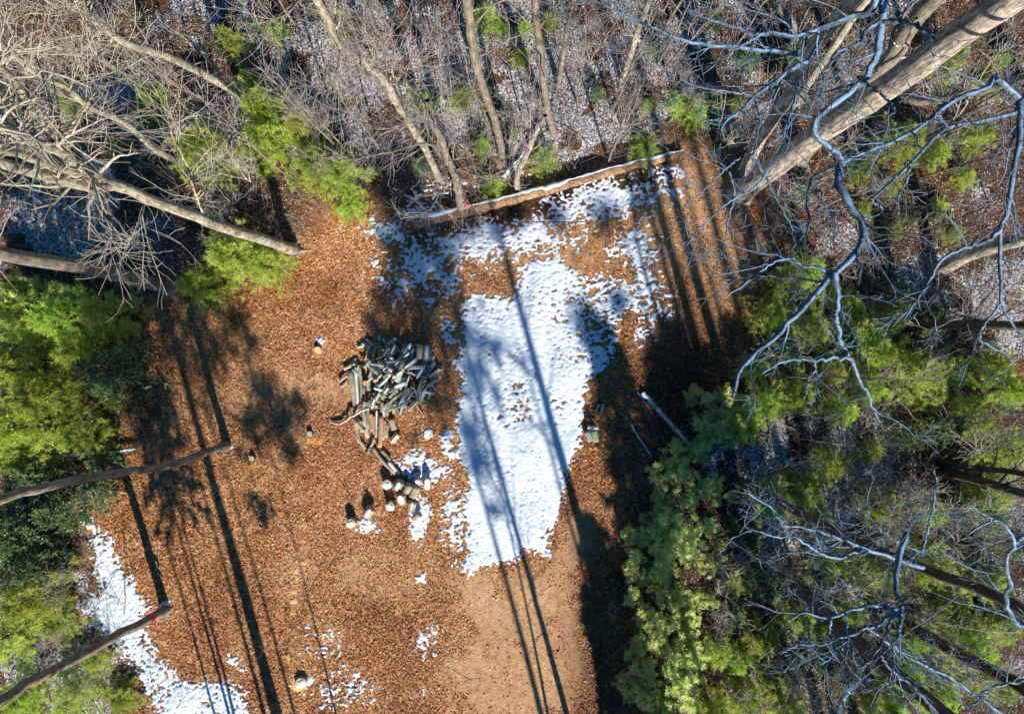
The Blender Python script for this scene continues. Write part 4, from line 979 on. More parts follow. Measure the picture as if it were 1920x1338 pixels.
sp = {'pink': [sapling_proto(400 + i, hh, 'pink_twig', st) for i, (hh, st) in enumerate([(3.6, 2), (2.8, 3), (4.6, 1), (3.2, 4)])],
      'pale': [sapling_proto(420 + i, hh, 'pale_twig', st) for i, (hh, st) in enumerate([(4.2, 1), (3.0, 3), (3.6, 2)])],
      'dark': [sapling_proto(440 + i, hh, 'dark_twig', st) for i, (hh, st) in enumerate([(3.4, 2), (2.6, 3), (4.4, 1)])]}
def thin_proto(seed, h):
    r = np.random.RandomState(seed); k = np.linspace(0, 1, 16)[:, None]
    P = (np.array([r.normal(0, .06), r.normal(0, .06), 1]) * h * k + np.cumsum(r.normal(0, .02, (16, 3)), 0) * (k > 0))[None]; R = np.linspace(.045, .012, 16)[None]
    A, RA = spawn(P, R, 16, r, h * .22, (30, 60), .35, .12, 7, .4, .35, 1.0); B, RB = spawn(A, RA, 5, r, h * .10, (30, 60), .2, .15, 5, .6, .15, 1.0)
    root = empty('thin_tree', (0, 0, 0)); a = MB(); a.tubes(P, R, 7); a.build('trunk', M['grey_bark'], root)
    c = MB(); c.tubes(A, np.maximum(RA, .007), 4); c.tubes(B, np.maximum(RB, .0045), 3); c.build('crown', M['pink_twig'], root)
    return root
sp['thin'] = [thin_proto(460 + i, hh) for i, hh in enumerate([7.5, 9.0, 6.0, 10.0])]
sap_used = set()
def place_sap(kind, k, u, v, sc, label, group):
    p = sp[kind][k % len(sp[kind])]; key = (kind, k % len(sp[kind]))
    o = p if key not in sap_used else copy_tree(p); sap_used.add(key)
    w = WG(u, v); o.location = w; tl = .1 if kind != 'thin' else .05; o.scale = (sc, sc, sc * random.uniform(.7, 1.1)); o.rotation_euler = (random.uniform(-tl, tl), random.uniform(-tl, tl), random.uniform(0, 6.28))
    tag(o, label, 'tree' if kind == 'thin' else 'sapling', group)
def scatter(n, box, kinds, label, group, seed, minc=15, sc=(.6, 1.1)):
    r = np.random.RandomState(seed); k = 0; tries = 0
    while k < n and tries < n * 30:
        tries += 1
        u = r.uniform(box[0], box[2]); v = r.uniform(box[1], box[3])
        if sdf(np.array([u]), np.array([v]), CLEAR)[0] > -minc: continue
        kd_ = kinds[r.randint(len(kinds))]; s_ = r.uniform(*sc)
        lb_ = where_label({'pink': 'pinkish-grey leafless', 'pale': 'cream leafless', 'dark': 'dark leafless', 'thin': 'straight leafless'}[kd_], 'thin tree' if kd_ == 'thin' else 'sapling', u, v, 30 + 30 * s_)
        place_sap(kd_, r.randint(9), u, v, s_, lb_ or label, group); k += 1
scatter(26, (620, 20, 1320, 330), ['pink', 'pink', 'dark'], 'thin leafless sapling in the frosted leaves above the fallen log', 'saplings above the fallen log', 1)
scatter(9, (380, 40, 700, 400), ['pink', 'pale', 'pink'], 'thin leafless pinkish sapling in the upper left wood', 'saplings in the upper left wood', 2)
scatter(10, (170, 60, 480, 480), ['pale', 'pale', 'pink'], 'cream leafless sapling tangled under the tall cream tree', 'saplings under the tall cream tree', 3)
scatter(16, (1300, 20, 1800, 420), ['pink', 'pale', 'dark'], 'leafless sapling in the undergrowth beneath the massive trunk', 'saplings beneath the massive trunk', 4)
scatter(32, (1400, 450, 1840, 980), ['pale', 'dark', 'pink'], 'leafless sapling among the evergreens right of the clearing', 'saplings right of the clearing', 5)
scatter(40, (1330, 930, 1760, 1330), ['pale', 'dark', 'pale'], 'leafless sapling in the tangled lower right wood', 'saplings in the lower right wood', 6)
scatter(30, (640, -40, 1420, 320), ['thin'], 'thin straight leafless tree in the frosted wood across the top', 'thin trees across the top', 11, sc=(.7, 1.1))
scatter(8, (350, 0, 620, 330), ['thin'], 'thin straight leafless tree in the upper left wood', 'thin trees in the upper left wood', 12, sc=(.7, 1.0))
scatter(12, (1450, 120, 1900, 480), ['thin'], 'thin straight leafless tree on the rusty leaves at the upper right', 'thin trees at the upper right', 13, sc=(.5, .9))
scatter(16, (1420, 560, 1840, 1250), ['thin'], 'thin straight leafless tree in the wood right of the evergreen shrubs', 'thin trees in the right wood', 14, sc=(.4, .8))
scatter(9, (120, 880, 260, 1260), ['pale', 'pink'], 'leafless sapling beside the lower left snow strip', 'saplings by the lower left snow strip', 7, minc=4, sc=(.4, .7))

# ------------------------------------------------------------------ logs
def log_mesh(p0, p1, r0, r1=None, kind='round', seed=0, K=8, sides=12, bend=0.0, bark_i=0, cut_i=1):
    """one closed log between two points; slot 0 bark, slot 1 cut wood, slot 2 split face"""
    r = np.random.RandomState(seed); r1 = r1 or r0 * .92
    p0 = np.array(p0, float); p1 = np.array(p1, float); d = p1 - p0; L = np.linalg.norm(d); d /= L
    ref = np.array([0, 0, 1.0]) if abs(d[2]) < .85 else np.array([1.0, 0, 0])
    a = unit(np.cross(d, ref)); bq = np.cross(d, a)
    if kind == 'split':
        a0 = r.uniform(0, 6.28); prof = [(0, 0)] + [(math.cos(a0 + t), math.sin(a0 + t)) for t in np.linspace(0, r.uniform(1.4, 2.6), 6)]
        cx = sum(x for x, y in prof) / 7; cy = sum(y for x, y in prof) / 7; prof = [((x - cx) * 1.25, (y - cy) * 1.25) for x, y in prof]
    else:
        prof = [(math.cos(t) * (1 + r.normal(0, .05)), math.sin(t) * (1 + r.normal(0, .05))) for t in np.linspace(0, 2 * math.pi, sides, endpoint=False)]
    n = len(prof); V = []; Fc = []; mi = []
    bd = r.normal(0, 1, 2) * bend
    for k in range(K):
        f = k / (K - 1); c = p0 + d * L * f + (a * bd[0] + bq * bd[1]) * math.sin(math.pi * f)
        rr = (r0 * (1 - f) + r1 * f) * (1 + r.normal(0, .03))
        for (x, y) in prof:
            w = 1 + (r.normal(0, .025) if kind == 'round' else 0)
            V.append(tuple(c + a * x * rr * w + bq * y * rr * w))
    for k in range(K - 1):
        for j in range(n):
            j2 = (j + 1) % n
            Fc.append((k * n + j, k * n + j2, (k + 1) * n + j2, (k + 1) * n + j)); mi.append(2 if (kind == 'split' and (j == 0 or j == n - 1)) else 0)
    Fc.append(tuple(reversed(range(n)))); mi.append(1); Fc.append(tuple((K - 1) * n + j for j in range(n))); mi.append(1)
    me = bpy.data.meshes.new('log'); c0 = (p0 + p1) / 2
    me.from_pydata([tuple(np.array(v) - c0) for v in V], [], Fc); me.polygons.foreach_set('material_index', mi)
    if kind == 'round': me.polygons.foreach_set('use_smooth', [x == 0 for x in mi])
    me.update(); return me, c0

def log(name, p0, p1, r0, label, cat='log', group=None, r1=None, kind='round', seed=0, mats=('log_bark', 'cut_wood', 'split_wood'), bend=0., K=8, snow=0.0, sides=12):
    me, c = log_mesh(p0, p1, r0, r1, kind, seed, K, bend=bend, sides=sides)
    o = bpy.data.objects.new(name, me); scene.collection.objects.link(o); o.location = c
    for q in mats: me.materials.append(M[q])
    tag(o, label, cat, group)
    if snow > 0:
        snow_strip(o, c, p0, p1, r0 if kind == 'round' else r0 * .6, r1, snow, seed)
    return o

def snow_strip(o, c, p0, p1, r0, r1, cover, seed, off=0.0):
    """snow lying on top of a log: a lumpy cap following its upper side"""
    r = np.random.RandomState(seed + 5); p0 = np.array(p0, float); p1 = np.array(p1, float); d = p1 - p0; L = np.linalg.norm(d); dn = d / L
    side = unit(np.cross(dn, np.array([0, 0, 1.0]))); r1 = r1 or r0
    K = max(int(L / .06), 5); n = 7; V = []; Fc = []
    for k in range(K):
        f = k / (K - 1); cc = p0 + d * (.03 + .94 * f); rr = r0 * (1 - f) + r1 * f
        w = cover * (1.0 + .5 * (vnoise(L * f * 1.0, seed * 3.3, .35, 7) - .5) * 2) * (0.25 if k in (0, K - 1) else 1)
        for j in range(n):
            t = (j / (n - 1) - .5) * 2 * w * 1.25 + off
            th = .018 * (1 - abs(j / (n - 1) - .5) * 2) + .004
            V.append(tuple(cc + side * math.sin(t) * (rr + th) + np.array([0, 0, 1]) * math.cos(t) * (rr + th) - c))
    for k in range(K - 1):
        for j in range(n - 1): Fc.append((k * n + j, k * n + j + 1, (k + 1) * n + j + 1, (k + 1) * n + j))
    me = bpy.data.meshes.new('snow_cap'); me.from_pydata(V, [], Fc); me.polygons.foreach_set('use_smooth', [True] * len(Fc)); me.update()
    return link('snow_cap', me, M['snow'], o)

# the long fallen log across the top of the clearing
A_ = WG(775, 421, .18); B_ = WG(1040, 354, .22); C_ = WG(1278, 290, .16)
def seglog(pts, r0, r1, label, name, cat, mats, cover, off, seed, K=30):
    pts = resample(pts, K, .012, np.random.RandomState(seed)); c0 = pts[K // 2].copy()
    R = np.linspace(r0, r1, K) * (1 + np.random.RandomState(seed).normal(0, .03, K))
    root = empty(name, tuple(c0), label, cat)
    mb = MB(); mb.tubes(pts[None], R[None], 14); mb.build('trunk', M[mats[0]], root, c0)
    for e, (i, s) in enumerate(((0, 1), (K - 1, -1))):
        t = unit(pts[min(i + 1, K - 1)] - pts[i]) if i == 0 else unit(pts[i] - pts[i - 1])
        a = unit(np.cross(t, np.array([0, 0, 1.0]))); bq = np.cross(t, a)
        v = [tuple(pts[i] - c0 + R[i] * (a * math.cos(x) + bq * math.sin(x))) for x in np.linspace(0, 2 * math.pi, 14, endpoint=False)]
        me = bpy.data.meshes.new('cut_end'); me.from_pydata(v, [], [tuple(range(14))]); link('cut_end', me, M[mats[1]], root)
    if cover > 0:
        n = 9; V = []; Fc = []
        for k in range(K):
            t = unit(pts[min(k + 1, K - 1)] - pts[max(k - 1, 0)]); side = unit(np.cross(t, np.array([0, 0, 1.0])))
            w = max(cover * (.9 + 3.4 * (fnoise(k * 16.0 / K, seed, .8, 7) - .5)), .03)
            for j in range(n):
                an = (j / (n - 1) - .5) * 2 * w + off; th = .025 * (1 - abs(j / (n - 1) - .5) * 2) + .004
                V.append(tuple(pts[k] + side * math.sin(an) * (R[k] + th) + np.array([0, 0, 1]) * math.cos(an) * (R[k] + th) - c0))
        for k in range(K - 1):
            for j in range(n - 1): Fc.append((k * n + j, k * n + j + 1, (k + 1) * n + j + 1, (k + 1) * n + j))
        me = bpy.data.meshes.new('snow_cap'); me.from_pydata(V, [], Fc); me.polygons.foreach_set('use_smooth', [True] * len(Fc)); me.update(); link('snow_cap', me, M['snow'], root)
    return root
seglog([A_, WG(900, 391, .2), B_, WG(1160, 320, .2), C_], .20, .12, 'long fallen trunk lying across the top of the clearing, snow along its upper side', 'fallen_log', 'log', ('brown_log', 'cut_wood'), .46, -.62, 3, 60)
seglog([WG(1375, 380, .2), WG(1400, 430, .22), WG(1445, 492, .2)], .30, .24, 'short thick rough-barked log below the foot of the massive trunk', 'fallen_log', 'log', ('rough_bark', 'cut_wood'), 0, 0, 5)
seglog([WG(1204, 735, .1), WG(1235, 770, .1), WG(1290, 832, .1), WG(1310, 850, .1)], .09, .08, 'snow-dusted log in the shade running under the evergreen shrubs', 'fallen_log', 'log', ('log_bark', 'cut_wood'), .45, .1, 6)
seglog([WG(1183, 795, .04), WG(1192, 812, .05), WG(1206, 832, .04), WG(1222, 856, .04)], .028, .02, 'thin frosted stick on the shaded leaves left of the snow-dusted log', 'stick', 'stick', ('frost_shade_limb', 'cut_wood'), .9, 0, 7, 14)
seglog([WG(1195, 735, .05), WG(1215, 762, .05)], .03, .025, 'short thin pole beside the top of the snow-dusted log', 'stick', 'stick', ('frost_shade_limb', 'cut_wood'), 0, 0, 8, 8)
seglog([WG(60, 858, .2), WG(160, 850, .2), WG(262, 840, .15)], .05, .04, 'snowy thin fallen pole under the lower end of the left pine stand', 'fallen_pole', 'pole', ('dark_bark', 'cut_wood'), .9, 0, 9)
seglog([WG(943, 335, .1), WG(985, 285, .14), WG(1022, 215, .2)], .09, .07, 'pale snowy fallen log slanting in the leaves above the long fallen trunk', 'fallen_log', 'log', ('pale_bark', 'cut_wood'), .9, 0, 10)
seglog([WG(236, 1150, .05), WG(238, 1120, .07), WG(235, 1080, .05)], .025, .015, 'thin pale stick lying in the lower left snow strip', 'stick', 'stick', ('pale_bark', 'cut_wood'), 0, 0, 11, 10)
seglog([WG(573, 1126, .03), WG(582, 1142, .05), WG(588, 1155, .03)], .022, .018, 'short grey stick lying alone on the leaves in the lower clearing', 'stick', 'stick', ('log_bark', 'cut_wood'), 0, 0, 12, 8)
seglog([WG(672, 500, .03), WG(700, 600, .04), WG(712, 590, .05)], .012, .008, 'thin curved twig above the woodpile', 'stick', 'stick', ('pale_twig', 'cut_wood'), 0, 0, 13, 8)

# ---- woodpile. coordinates read off in a 2x-scaled frame: zA((a,b)) for the top of the pile, zB for its tail
def zA(a, bb): return (600 + a / 7.385, 600 + bb / 7.385)
def zB(a, bb): return (610 + a / 8.727, 740 + bb / 8.727)
def zC(a, bb): return (630 + a / 8.364, 860 + bb / 8.364)
def on(px, z): p = W(px[0], px[1], 0); g0 = float(gz(p[0], p[1])); return W(px[0], px[1], g0 + z)
def pole(a, b_, r, label, z=(.1, .1), seed=0, mats=('pole_bark', 'cut_wood', 'split_wood'), kind='round', snow=0, bend=.015, name='pole', cat='log', group=None):
    log(name, on(a, z[0]), on(b_, z[1]), r, label, cat, group, kind=kind, seed=seed, mats=mats, bend=bend, snow=snow, r1=r * .85)
PM = ('pole_bark', 'cut_wood', 'split_wood'); RM = ('red_rot', 'fresh_wood', 'red_rot'); GM = ('log_bark', 'cut_wood', 'split_wood')
poles = [(zA(420, 700), zA(505, 1290), .085, PM, 'outermost long pale pole on the left flank of the woodpile', .09),
         (zA(495, 640), zA(530, 1170), .075, PM, 'second long pale pole on the left flank of the woodpile', .10),
         (zA(545, 640), zA(580, 1150), .07, PM, 'third long pole on the left flank of the woodpile, partly grey', .11),
         (zB(500, 350), zB(560, 780), .075, PM, 'pale pole below the outermost one in the tail of the woodpile', .09),
         (zB(640, 280), zB(690, 700), .08, PM, 'spotted pale pole in the tail of the woodpile', .10),
         (zB(735, 300), zB(765, 600), .075, RM, 'orange-brown peeled log in the middle of the woodpile tail', .10),
         (zB(840, 240), zB(835, 640), .045, PM, 'thin pale pole beside the peeled log of the woodpile tail', .12),
         (zB(915, 330), zB(890, 860), .085, RM, 'long reddish peeled log down the woodpile tail', .10),
         (zB(975, 400), zB(945, 740), .05, PM, 'narrow pale pole right of the long reddish log', .11),
         (zA(885, 1010), zA(860, 1270), .07, PM, 'bright stout log standing out at the foot of the heap', .30),
         (zA(935, 1030), zA(930, 1320), .05, PM, 'bright slim pole beside the stout log at the foot of the heap', .25),
         (zA(820, 210), zA(835, 560), .08, GM, 'grey-green log sticking out above the woodpile', .14),
         (zB(770, 850), zB(1160, 1300), .055, PM, 'long straight pale plank running down to the log rounds', .10),
         (zB(1040, 1090), zB(1210, 1300), .075, PM, 'snow-covered plank alongside the long pale plank', .06),
         (zB(910, 910), zB(1060, 1060), .06, GM, 'short grey pole at the top of the long pale plank', .10),
         (zB(850, 500), zB(830, 700), .05, PM, 'short bent pole low in the woodpile tail', .14),
         (zB(790, 700), zB(740, 850), .05, PM, 'short crossing pole at the lower end of the woodpile tail', .10),
         (zB(580, 770), zB(650, 890), .06, PM, 'small pale log at the lower left tip of the woodpile', .08),
         (zB(720, 860), zB(680, 990), .05, GM, 'short brown log at the very bottom of the woodpile tail', .07),
         (zB(500, 440), zB(640, 600), .065, PM, 'short fat pale log lying askew on the woodpile tail', .22),
         (zA(520, 380), zA(680, 320), .055, PM, 'short pale log lying apart above the woodpile', .09),
         (zA(330, 675), zA(490, 600), .055, PM, 'mossy short log poking out at the upper left of the woodpile', .10),
         (zA(270, 850), zA(385, 765), .05, PM, 'upper of two pale split sticks left of the woodpile', .12),
         (zA(280, 930), zA(380, 835), .04, PM, 'lower of two pale split sticks left of the woodpile', .09),
         (zA(470, 900), zB(520, 420), .06, PM, 'grey-cream pole wedged under the outermost pole of the woodpile', .06),
         (zA(600, 900), zB(640, 520), .06, PM, 'cream pole running from the heap into the woodpile tail, left of centre', .13),
         (zA(690, 1000), zB(700, 560), .055, GM, 'mossy pole running from the heap into the middle of the woodpile tail', .12),
         (zB(620, 120), zB(860, 190), .04, PM, 'upper of two thin poles lying crosswise at the foot of the heap', .30),
         (zB(600, 160), zB(850, 215), .04, PM, 'lower of two thin poles lying crosswise at the foot of the heap', .28),
         (zB(790, 330), zB(800, 640), .06, RM, 'second peeled tan log in the middle of the woodpile tail', .07),
         (zB(1000, 480), zB(990, 700), .05, PM, 'short cream pole beside the fat pale log of the woodpile tail', .07),
         (zB(930, 120), zB(940, 280), .06, PM, 'short bright log end just above the long reddish log', .34),
         (zA(610, 660), zA(740, 520), .055, GM, 'slanting grey log at the upper left of the heap', .28)]
for i, (a, b_, rr, mt, lb, z) in enumerate(poles):
    pole(a, b_, rr, lb, (z, z + .02), 500 + i, mt, snow=(.75 if i == 13 else (.45 if i in (1, 6) else 0)))
seglog([on(zB(715, 220), .32), on(zB(590, 260), .3), on(zB(470, 340), .25), on(zB(250, 460), .12), on(zB(90, 455), .05)], .045, .03, 'bent pale branch thrown across the woodpile and out to its left', 'pole', 'branch', ('pale_bark', 'cut_wood'), .3, 0, 20, 16)

# the heap: layer upon layer of split wood
rp = random.Random(77)
HG = 'split logs heaped in the woodpile'
HL = 'grey-green split firewood log jumbled in the round heap of the woodpile'
HS = 'split firewood log with snow on it, jumbled in the round heap of the woodpile'
def heap_h(u, v):
    d = math.hypot((u - 738) / 84, (v - 705) / 66)
    return .62 * max(0, 1 - d * d) ** .7
k = 0
for layer in range(3):
    cnt = (52, 62, 62)[layer]
    for i in range(cnt):
        for _t in range(50):
            u = rp.uniform(655, 826); v = rp.uniform(638, 772)
            d = math.hypot((u - 738) / 86, (v - 705) / 68)
            if d < 1.0 and not (u < 690 and v > 650 and layer > 0): break
        hh = heap_h(u, v) * (layer + .6) / 2.7 + .07
        az = rp.uniform(0, math.pi) if rp.random() < .55 else rp.gauss(math.radians(70 if u < 740 else 45), .35)
        L = rp.uniform(.34, .56); el = rp.gauss(0, .22)
        c = W(u, v, 0); c = W(u, v, float(gz(c[0], c[1])) + hh); dv = np.array([math.cos(az) * math.cos(el), math.sin(az) * math.cos(el), math.sin(el)]) * L / 2
        rr = rp.uniform(.035, .075); kd = 'split' if rp.random() < .55 else 'round'
        sn = rp.random() < .30 and layer > 0
        sec = ['right', 'upper right', 'upper', 'upper left', 'left', 'lower left', 'lower', 'lower right'][int(((math.degrees(math.atan2(705 - v, u - 738)) + 22.5) % 360) // 45)]
        aa = math.degrees(az) % 180; ori = 'lying crosswise' if aa < 23 or aa > 157 else 'slanting right' if aa < 67 else 'lying lengthwise' if aa < 113 else 'slanting left'
        lb = f"{('buried', 'middle', 'topmost')[layer]} {'snowy' if sn else 'bare'} {'long' if L > .45 else 'short'} {'split' if kd == 'split' else 'round'} log {ori}, {'outer' if d > .6 else 'inner'} {sec} part of the woodpile heap"
        log('firewood', c - dv, c + dv, rr, lb, 'firewood', HG + (' with snow on them' if sn else ''), kind=kd, seed=900 + k, mats=(PM if k % 5 == 0 else GM), K=4, snow=(rp.uniform(.4, 1.0) if sn else 0), sides=9, bend=.004); k += 1
# lumps that stand out
log('firewood', on(zA(1385, 350), .6), on(zA(1370, 520), .5), .11, 'big dark split block at the upper right of the heap, left of two', 'firewood', kind='round', seed=81)
log('firewood', on(zA(1490, 350), .55), on(zA(1480, 540), .5), .12, 'big dark split block at the heap\'s upper right, right of two, snow down its side', 'firewood', kind='round', seed=82, snow=.3)
log('firewood', on(zA(625, 870), .52), on(zA(622, 885), .05), .075, 'upright log with a bright orange cut end on the left of the heap', 'firewood', kind='round', seed=83, mats=('log_bark', 'fresh_wood', 'fresh_wood'))
log('firewood', on(zA(790, 830), .70), on(zA(790, 840), .3), .05, 'smaller upright log with an orange cut end near the middle of the heap', 'firewood', kind='round', seed=84, mats=('log_bark', 'fresh_wood', 'fresh_wood'))
log('firewood', on(zB(1080, 400), .12), on(zB(1130, 570), .1), .10, 'fat pale log right of the woodpile tail', 'firewood', seed=85, mats=PM)
log('firewood', on(zB(1190, 640), .12), on(zB(1080, 770), .12), .11, 'short yellow-ended block with a snowy back end beside the woodpile tail', 'firewood', seed=86, mats=('pole_bark', 'yellow_wood', 'yellow_wood'), snow=.2)

# ---- rounds and stumps with snow caps
def round_log(px, r, h, label, tilt=None, seed=0, cap=True, mats=('pole_bark', 'yellow_wood', 'split_wood'), cat='log round', name='log_round'):
    p = WG(*px); q = p + np.array([0, 0, h]) + (np.array([tilt[0], tilt[1], 0]) if tilt else 0)
    o = log(name, p - np.array([0, 0, .03]), q, r, label, cat, kind='round', seed=seed, mats=mats, K=5, sides=14)
    if cap:
        rr = np.random.RandomState(seed); n = 18; c0 = np.array(o.location); V = [tuple(q - c0 + np.array([0, 0, .035]))]; Fc = []
        sx_, sy_ = rr.uniform(-.2, .2) * r, rr.uniform(-.1, .2) * r
        for ring, (f, z) in enumerate(((.4, .03), (.62, .02), (.76, .003))):
            for j in range(n):
                t = j / n * 2 * math.pi; w = f * (1 + .2 * math.sin(2 * t + seed) + .12 * math.sin(5 * t + 2 * seed) + rr.normal(0, .05))
                V.append(tuple(q - c0 + np.array([math.cos(t) * r * w + sx_ * (1 - f), math.sin(t) * r * w + sy_ * (1 - f), z])))
        for j in range(n): Fc.append((0, 1 + j, 1 + (j + 1) % n))
        for ring in range(2):
            for j in range(n): a = 1 + ring * n; Fc.append((a + j, a + n + j, a + n + (j + 1) % n, a + (j + 1) % n))
        me = bpy.data.meshes.new('snow_cap'); me.from_pydata(V, [], Fc); me.polygons.foreach_set('use_smooth', [True] * len(Fc)); me.update(); link('snow_cap', me, M['snow'], o)
    return o
round_log(zC(265, 985), .16, .32, 'upright yellow-topped log round with half its snow gone, leftmost of the rounds', seed=1)
round_log(zC(820, 380), .17, .30, 'snow-topped upright round at the upper left of the group of rounds', seed=2)
round_log(zC(870, 720), .16, .32, 'snow-topped upright round in front of the blocks, lower left of the group', seed=3)
bl = [((1010, 350), (950, 470), .15, 'pale block with snow along its top, upper left among the blocks', .3),
      ((1160, 400), (1100, 520), .13, 'pale block in the middle of the group of rounds', 0), ((1270, 430), (1200, 600), .14, 'fat pale block leaning right in the group of rounds', 0),
      ((1250, 330), (1330, 350), .13, 'block with a snowy top edge at the upper right of the group', .5), ((1440, 300), (1420, 470), .12, 'snow-plastered block, rightmost of the group', 1.1),
      ((1010, 560), (1040, 700), .14, 'white-faced block at the lower middle of the group', .9), ((1210, 660), (1180, 800), .14, 'tilted block with a dark end at the lower right of the group', .2),
      ((1320, 860), (1210, 940), .10, 'flat-lying grey split log below the group of rounds', 0), ((550, 770), (470, 900), .14, 'pale tilted block beside the leftmost yellow round', .4)]
for i, (a, b_, rr, lb, sn) in enumerate(bl):
    log('log_round', on(zC(*a), .24), on(zC(*b_), .15), rr, lb, 'log round', seed=30 + i, mats=('pole_bark', 'cut_wood', 'split_wood'), snow=sn, K=5, sides=14)
log('log_round', on((1102, 808), .14), on((1108, 826), .12), .13, 'left of two grey-green blocks at the right edge of the snow', 'log round', seed=41, kind='round', snow=.0)
log('log_round', on((1114, 806), .14), on((1118, 828), .12), .11, 'right of two grey-green blocks at the right edge of the snow', 'log round', seed=42, kind='round', snow=0)
log('firewood', on((1102, 800), .25), on((1122, 802), .22), .06, 'snow-covered split log lying behind the two grey-green blocks', 'firewood', seed=43, kind='split', snow=1.4)
log('firewood', on((1122, 758), .07), on((1116, 772), .07), .07, 'left of two dark mossy logs in the shade right of the snow', 'firewood', seed=44, kind='split')
log('firewood', on((1131, 757), .07), on((1126, 776), .07), .06, 'right of two dark mossy logs in the shade right of the snow', 'firewood', seed=45, kind='split')
round_log((598, 656), .12, .14, 'small yellow-topped stump alone in the upper clearing, snow behind it', seed=50, cap=False, cat='stump', name='tree_stump')
round_log((567, 1277), .20, .16, 'snow-capped stump ringed by sawdust at the bottom of the clearing', seed=51, cat='stump', name='tree_stump')
round_log((476, 858), .09, .16, 'small dark stump above a spill of orange sawdust', seed=52, cap=False, cat='stump', name='tree_stump', mats=('dark_bark', 'split_wood', 'split_wood'))
round_log((583, 812), .09, .15, 'small dark stump among orange chips right of the crown shadow', seed=53, cap=False, cat='stump', name='tree_stump', mats=('dark_bark', 'split_wood', 'split_wood'))

# sawdust and chips: small flat spills
def spill(px, ru, rv, label, seed, mat='sawdust', rot=0):
    r = np.random.RandomState(seed); c = WG(*px); n = 22; V = [(0, 0, .03)]; Fc = []
    for ring, f in enumerate((.5, 1.0)):
        for j in range(n):
            t = j / n * 2 * math.pi; w = f * (1 + r.normal(0, .16)); x = math.cos(t) * ru * w * H / F; y = math.sin(t) * rv * w * H / F
            z = float(gz(c[0] + x, c[1] + y)) - c[2] + (.024 if ring == 0 else .004)
            V.append((x, y, z))
    for j in range(n): Fc.append((0, 1 + j, 1 + (j + 1) % n)); Fc.append((1 + j, 1 + n + j, 1 + n + (j + 1) % n, 1 + (j + 1) % n))
    me = bpy.data.meshes.new('sawdust'); me.from_pydata(V, [], Fc); o = link('sawdust', me, M[mat]); o.location = c; tag(o, label, 'sawdust', 'sawdust spills')
    # loose crumbs round the spill belong to it
    m_ = 90; az = r.uniform(0, 6.28, m_); rad = np.abs(r.normal(0, 1.0, m_)) + .25; x = np.cos(az) * rad * ru * H / F; y = np.sin(az) * rad * rv * H / F
    z = gz(c[0] + x, c[1] + y) - c[2] + .03
    v, q = blades(np.stack([x, y, z], -1), unit(r.normal(0, 1, (m_, 3)) * np.array([1, 1, .2])), unit(r.normal(0, .3, (m_, 3)) + np.array([0, 0, 1])), r.uniform(.02, .06, m_), r.uniform(.015, .035, m_), r)
    link('crumbs', fast_mesh('crumbs', v, q), M[mat], o)['kind'] = 'stuff'
sp_l = ['top one of the row of yellow sawdust spots, alone', 'small pale sawdust spot right of the row', 'second sawdust spot of the row', 'third sawdust spot of the row', 'round yellow sawdust spot in the middle of the row', 'lower yellow sawdust spot of the row', 'lowest bright sawdust spot of the row', 'faint sawdust spot below the row']
for i, (p, a, bq) in enumerate([((569, 984), 6, 5), ((571, 1055), 6, 3), ((555, 1070), 5, 6), ((556, 1086), 4, 5), ((549, 1110), 7, 5), ((550, 1128), 8, 5), ((550, 1148), 6, 5), ((541, 1233), 5, 5)]):
    spill(p, a, bq, sp_l[i] + ' down the clearing', 60 + i)
spill((473, 873), 9, 9, 'orange sawdust spill below the small dark stump', 70, 'fresh_wood')
spill((584, 824), 9, 5, 'orange chips beside the dark stump near the crown shadow', 71, 'fresh_wood')
spill((601, 826), 6, 5, 'small orange chip spill right of the dark stump', 72, 'fresh_wood')
spill((560, 1283), 19, 12, 'ring of sawdust round the snow-capped stump', 73)

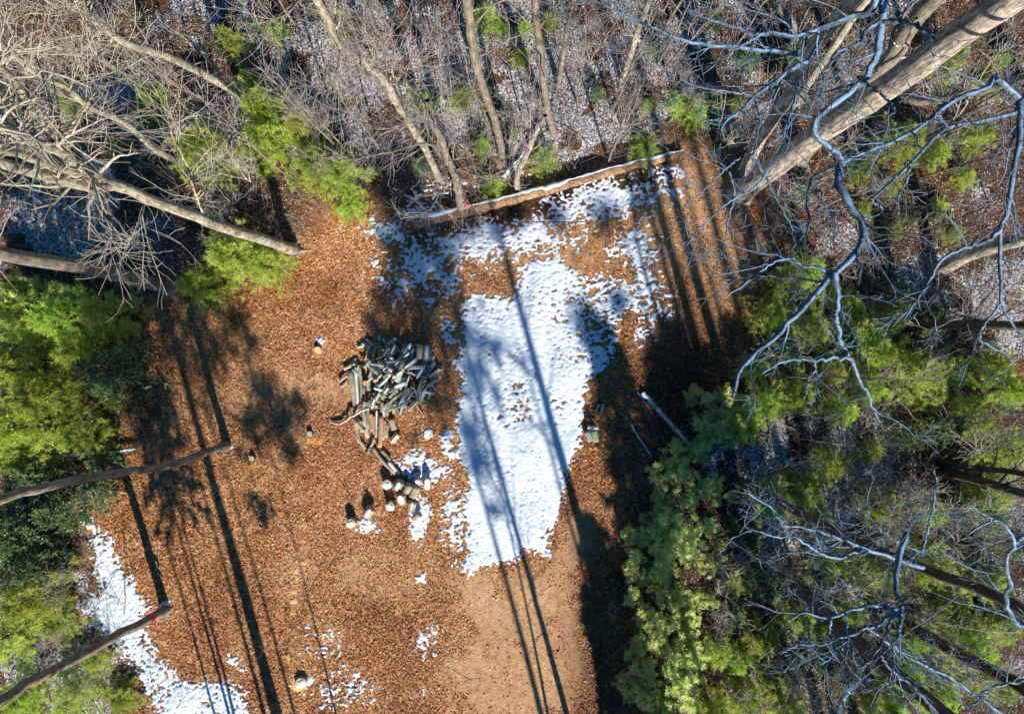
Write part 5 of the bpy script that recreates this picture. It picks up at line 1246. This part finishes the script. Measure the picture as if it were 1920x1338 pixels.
# snow clumps at the feet of two trunks
def mound(px, ru, rv, h, label, seed, rot=0):
    r = np.random.RandomState(seed); c = WG(*px); n = 24; V = [(0, 0, h)]; Fc = []; ca, sa = math.cos(rot), math.sin(rot)
    for ring, (f, z) in enumerate(((.4, .8), (.75, .45), (1.0, 0.0))):
        for j in range(n):
            t = j / n * 2 * math.pi; w = f * (1 + r.normal(0, .10)); x0 = math.cos(t) * ru * w * H / F; y0 = math.sin(t) * rv * w * H / F
            x = x0 * ca - y0 * sa; y = x0 * sa + y0 * ca
            V.append((x, y, float(gz(c[0] + x, c[1] + y)) - c[2] + h * z * (1 + r.normal(0, .1)) + .004))
    for j in range(n):
        Fc.append((0, 1 + j, 1 + (j + 1) % n))
        for ring in range(2): a = 1 + ring * n; Fc.append((a + j, a + n + j, a + n + (j + 1) % n, a + (j + 1) % n))
    me = bpy.data.meshes.new('snow_clump'); me.from_pydata(V, [], Fc); me.polygons.foreach_set('use_smooth', [True] * len(Fc)); o = link('snow_clump', me, M['snow']); o.location = c; tag(o, label, 'snow')
mound((430, 836), 9, 8, .12, 'bright snow clump at the foot of the crooked dark trunk', 1)
mound((308, 1136), 15, 9, .12, 'bluish snow clump at the foot of the pink-taped trunk, lower left', 2, .7)
mound((576, 1276), 14, 9, .06, 'white snow lump spilling right of the sawdust-ringed stump', 3, .3)

# pink flagging tape (tied round two trunks)
def tape(root, px_at, z, rad):
    c = W(px_at[0], px_at[1], z); k = np.linspace(0, 2 * math.pi, 17)
    P = np.stack([c[0] + rad * np.cos(k), c[1] + rad * np.sin(k), np.full(17, z)], -1)
    V = []; Fc = []
    for i in range(17): V += [tuple(P[i] - np.array(root.location) + np.array([0, 0, -.06])), tuple(P[i] - np.array(root.location) + np.array([0, 0, .06]))]
    for i in range(16): Fc.append((2 * i, 2 * i + 2, 2 * i + 3, 2 * i + 1))
    e = len(V); q = P[13] - np.array(root.location)   # knot and loose tail
    for (dx, dy, dz) in ((0, 0, .05), (0, 0, -.03), (.16, -.10, -.16), (.19, -.06, -.08)): V.append(tuple(q + np.array([dx, dy, dz])))
    Fc.append((e, e + 1, e + 2, e + 3))
    me = bpy.data.meshes.new('flagging_tape'); me.from_pydata(V, [], Fc); link('flagging_tape', me, M['pink'], root)
tape(t6, (281, 1160), 1.0, .165); tape(t7, (866, 372), 1.1, .17)
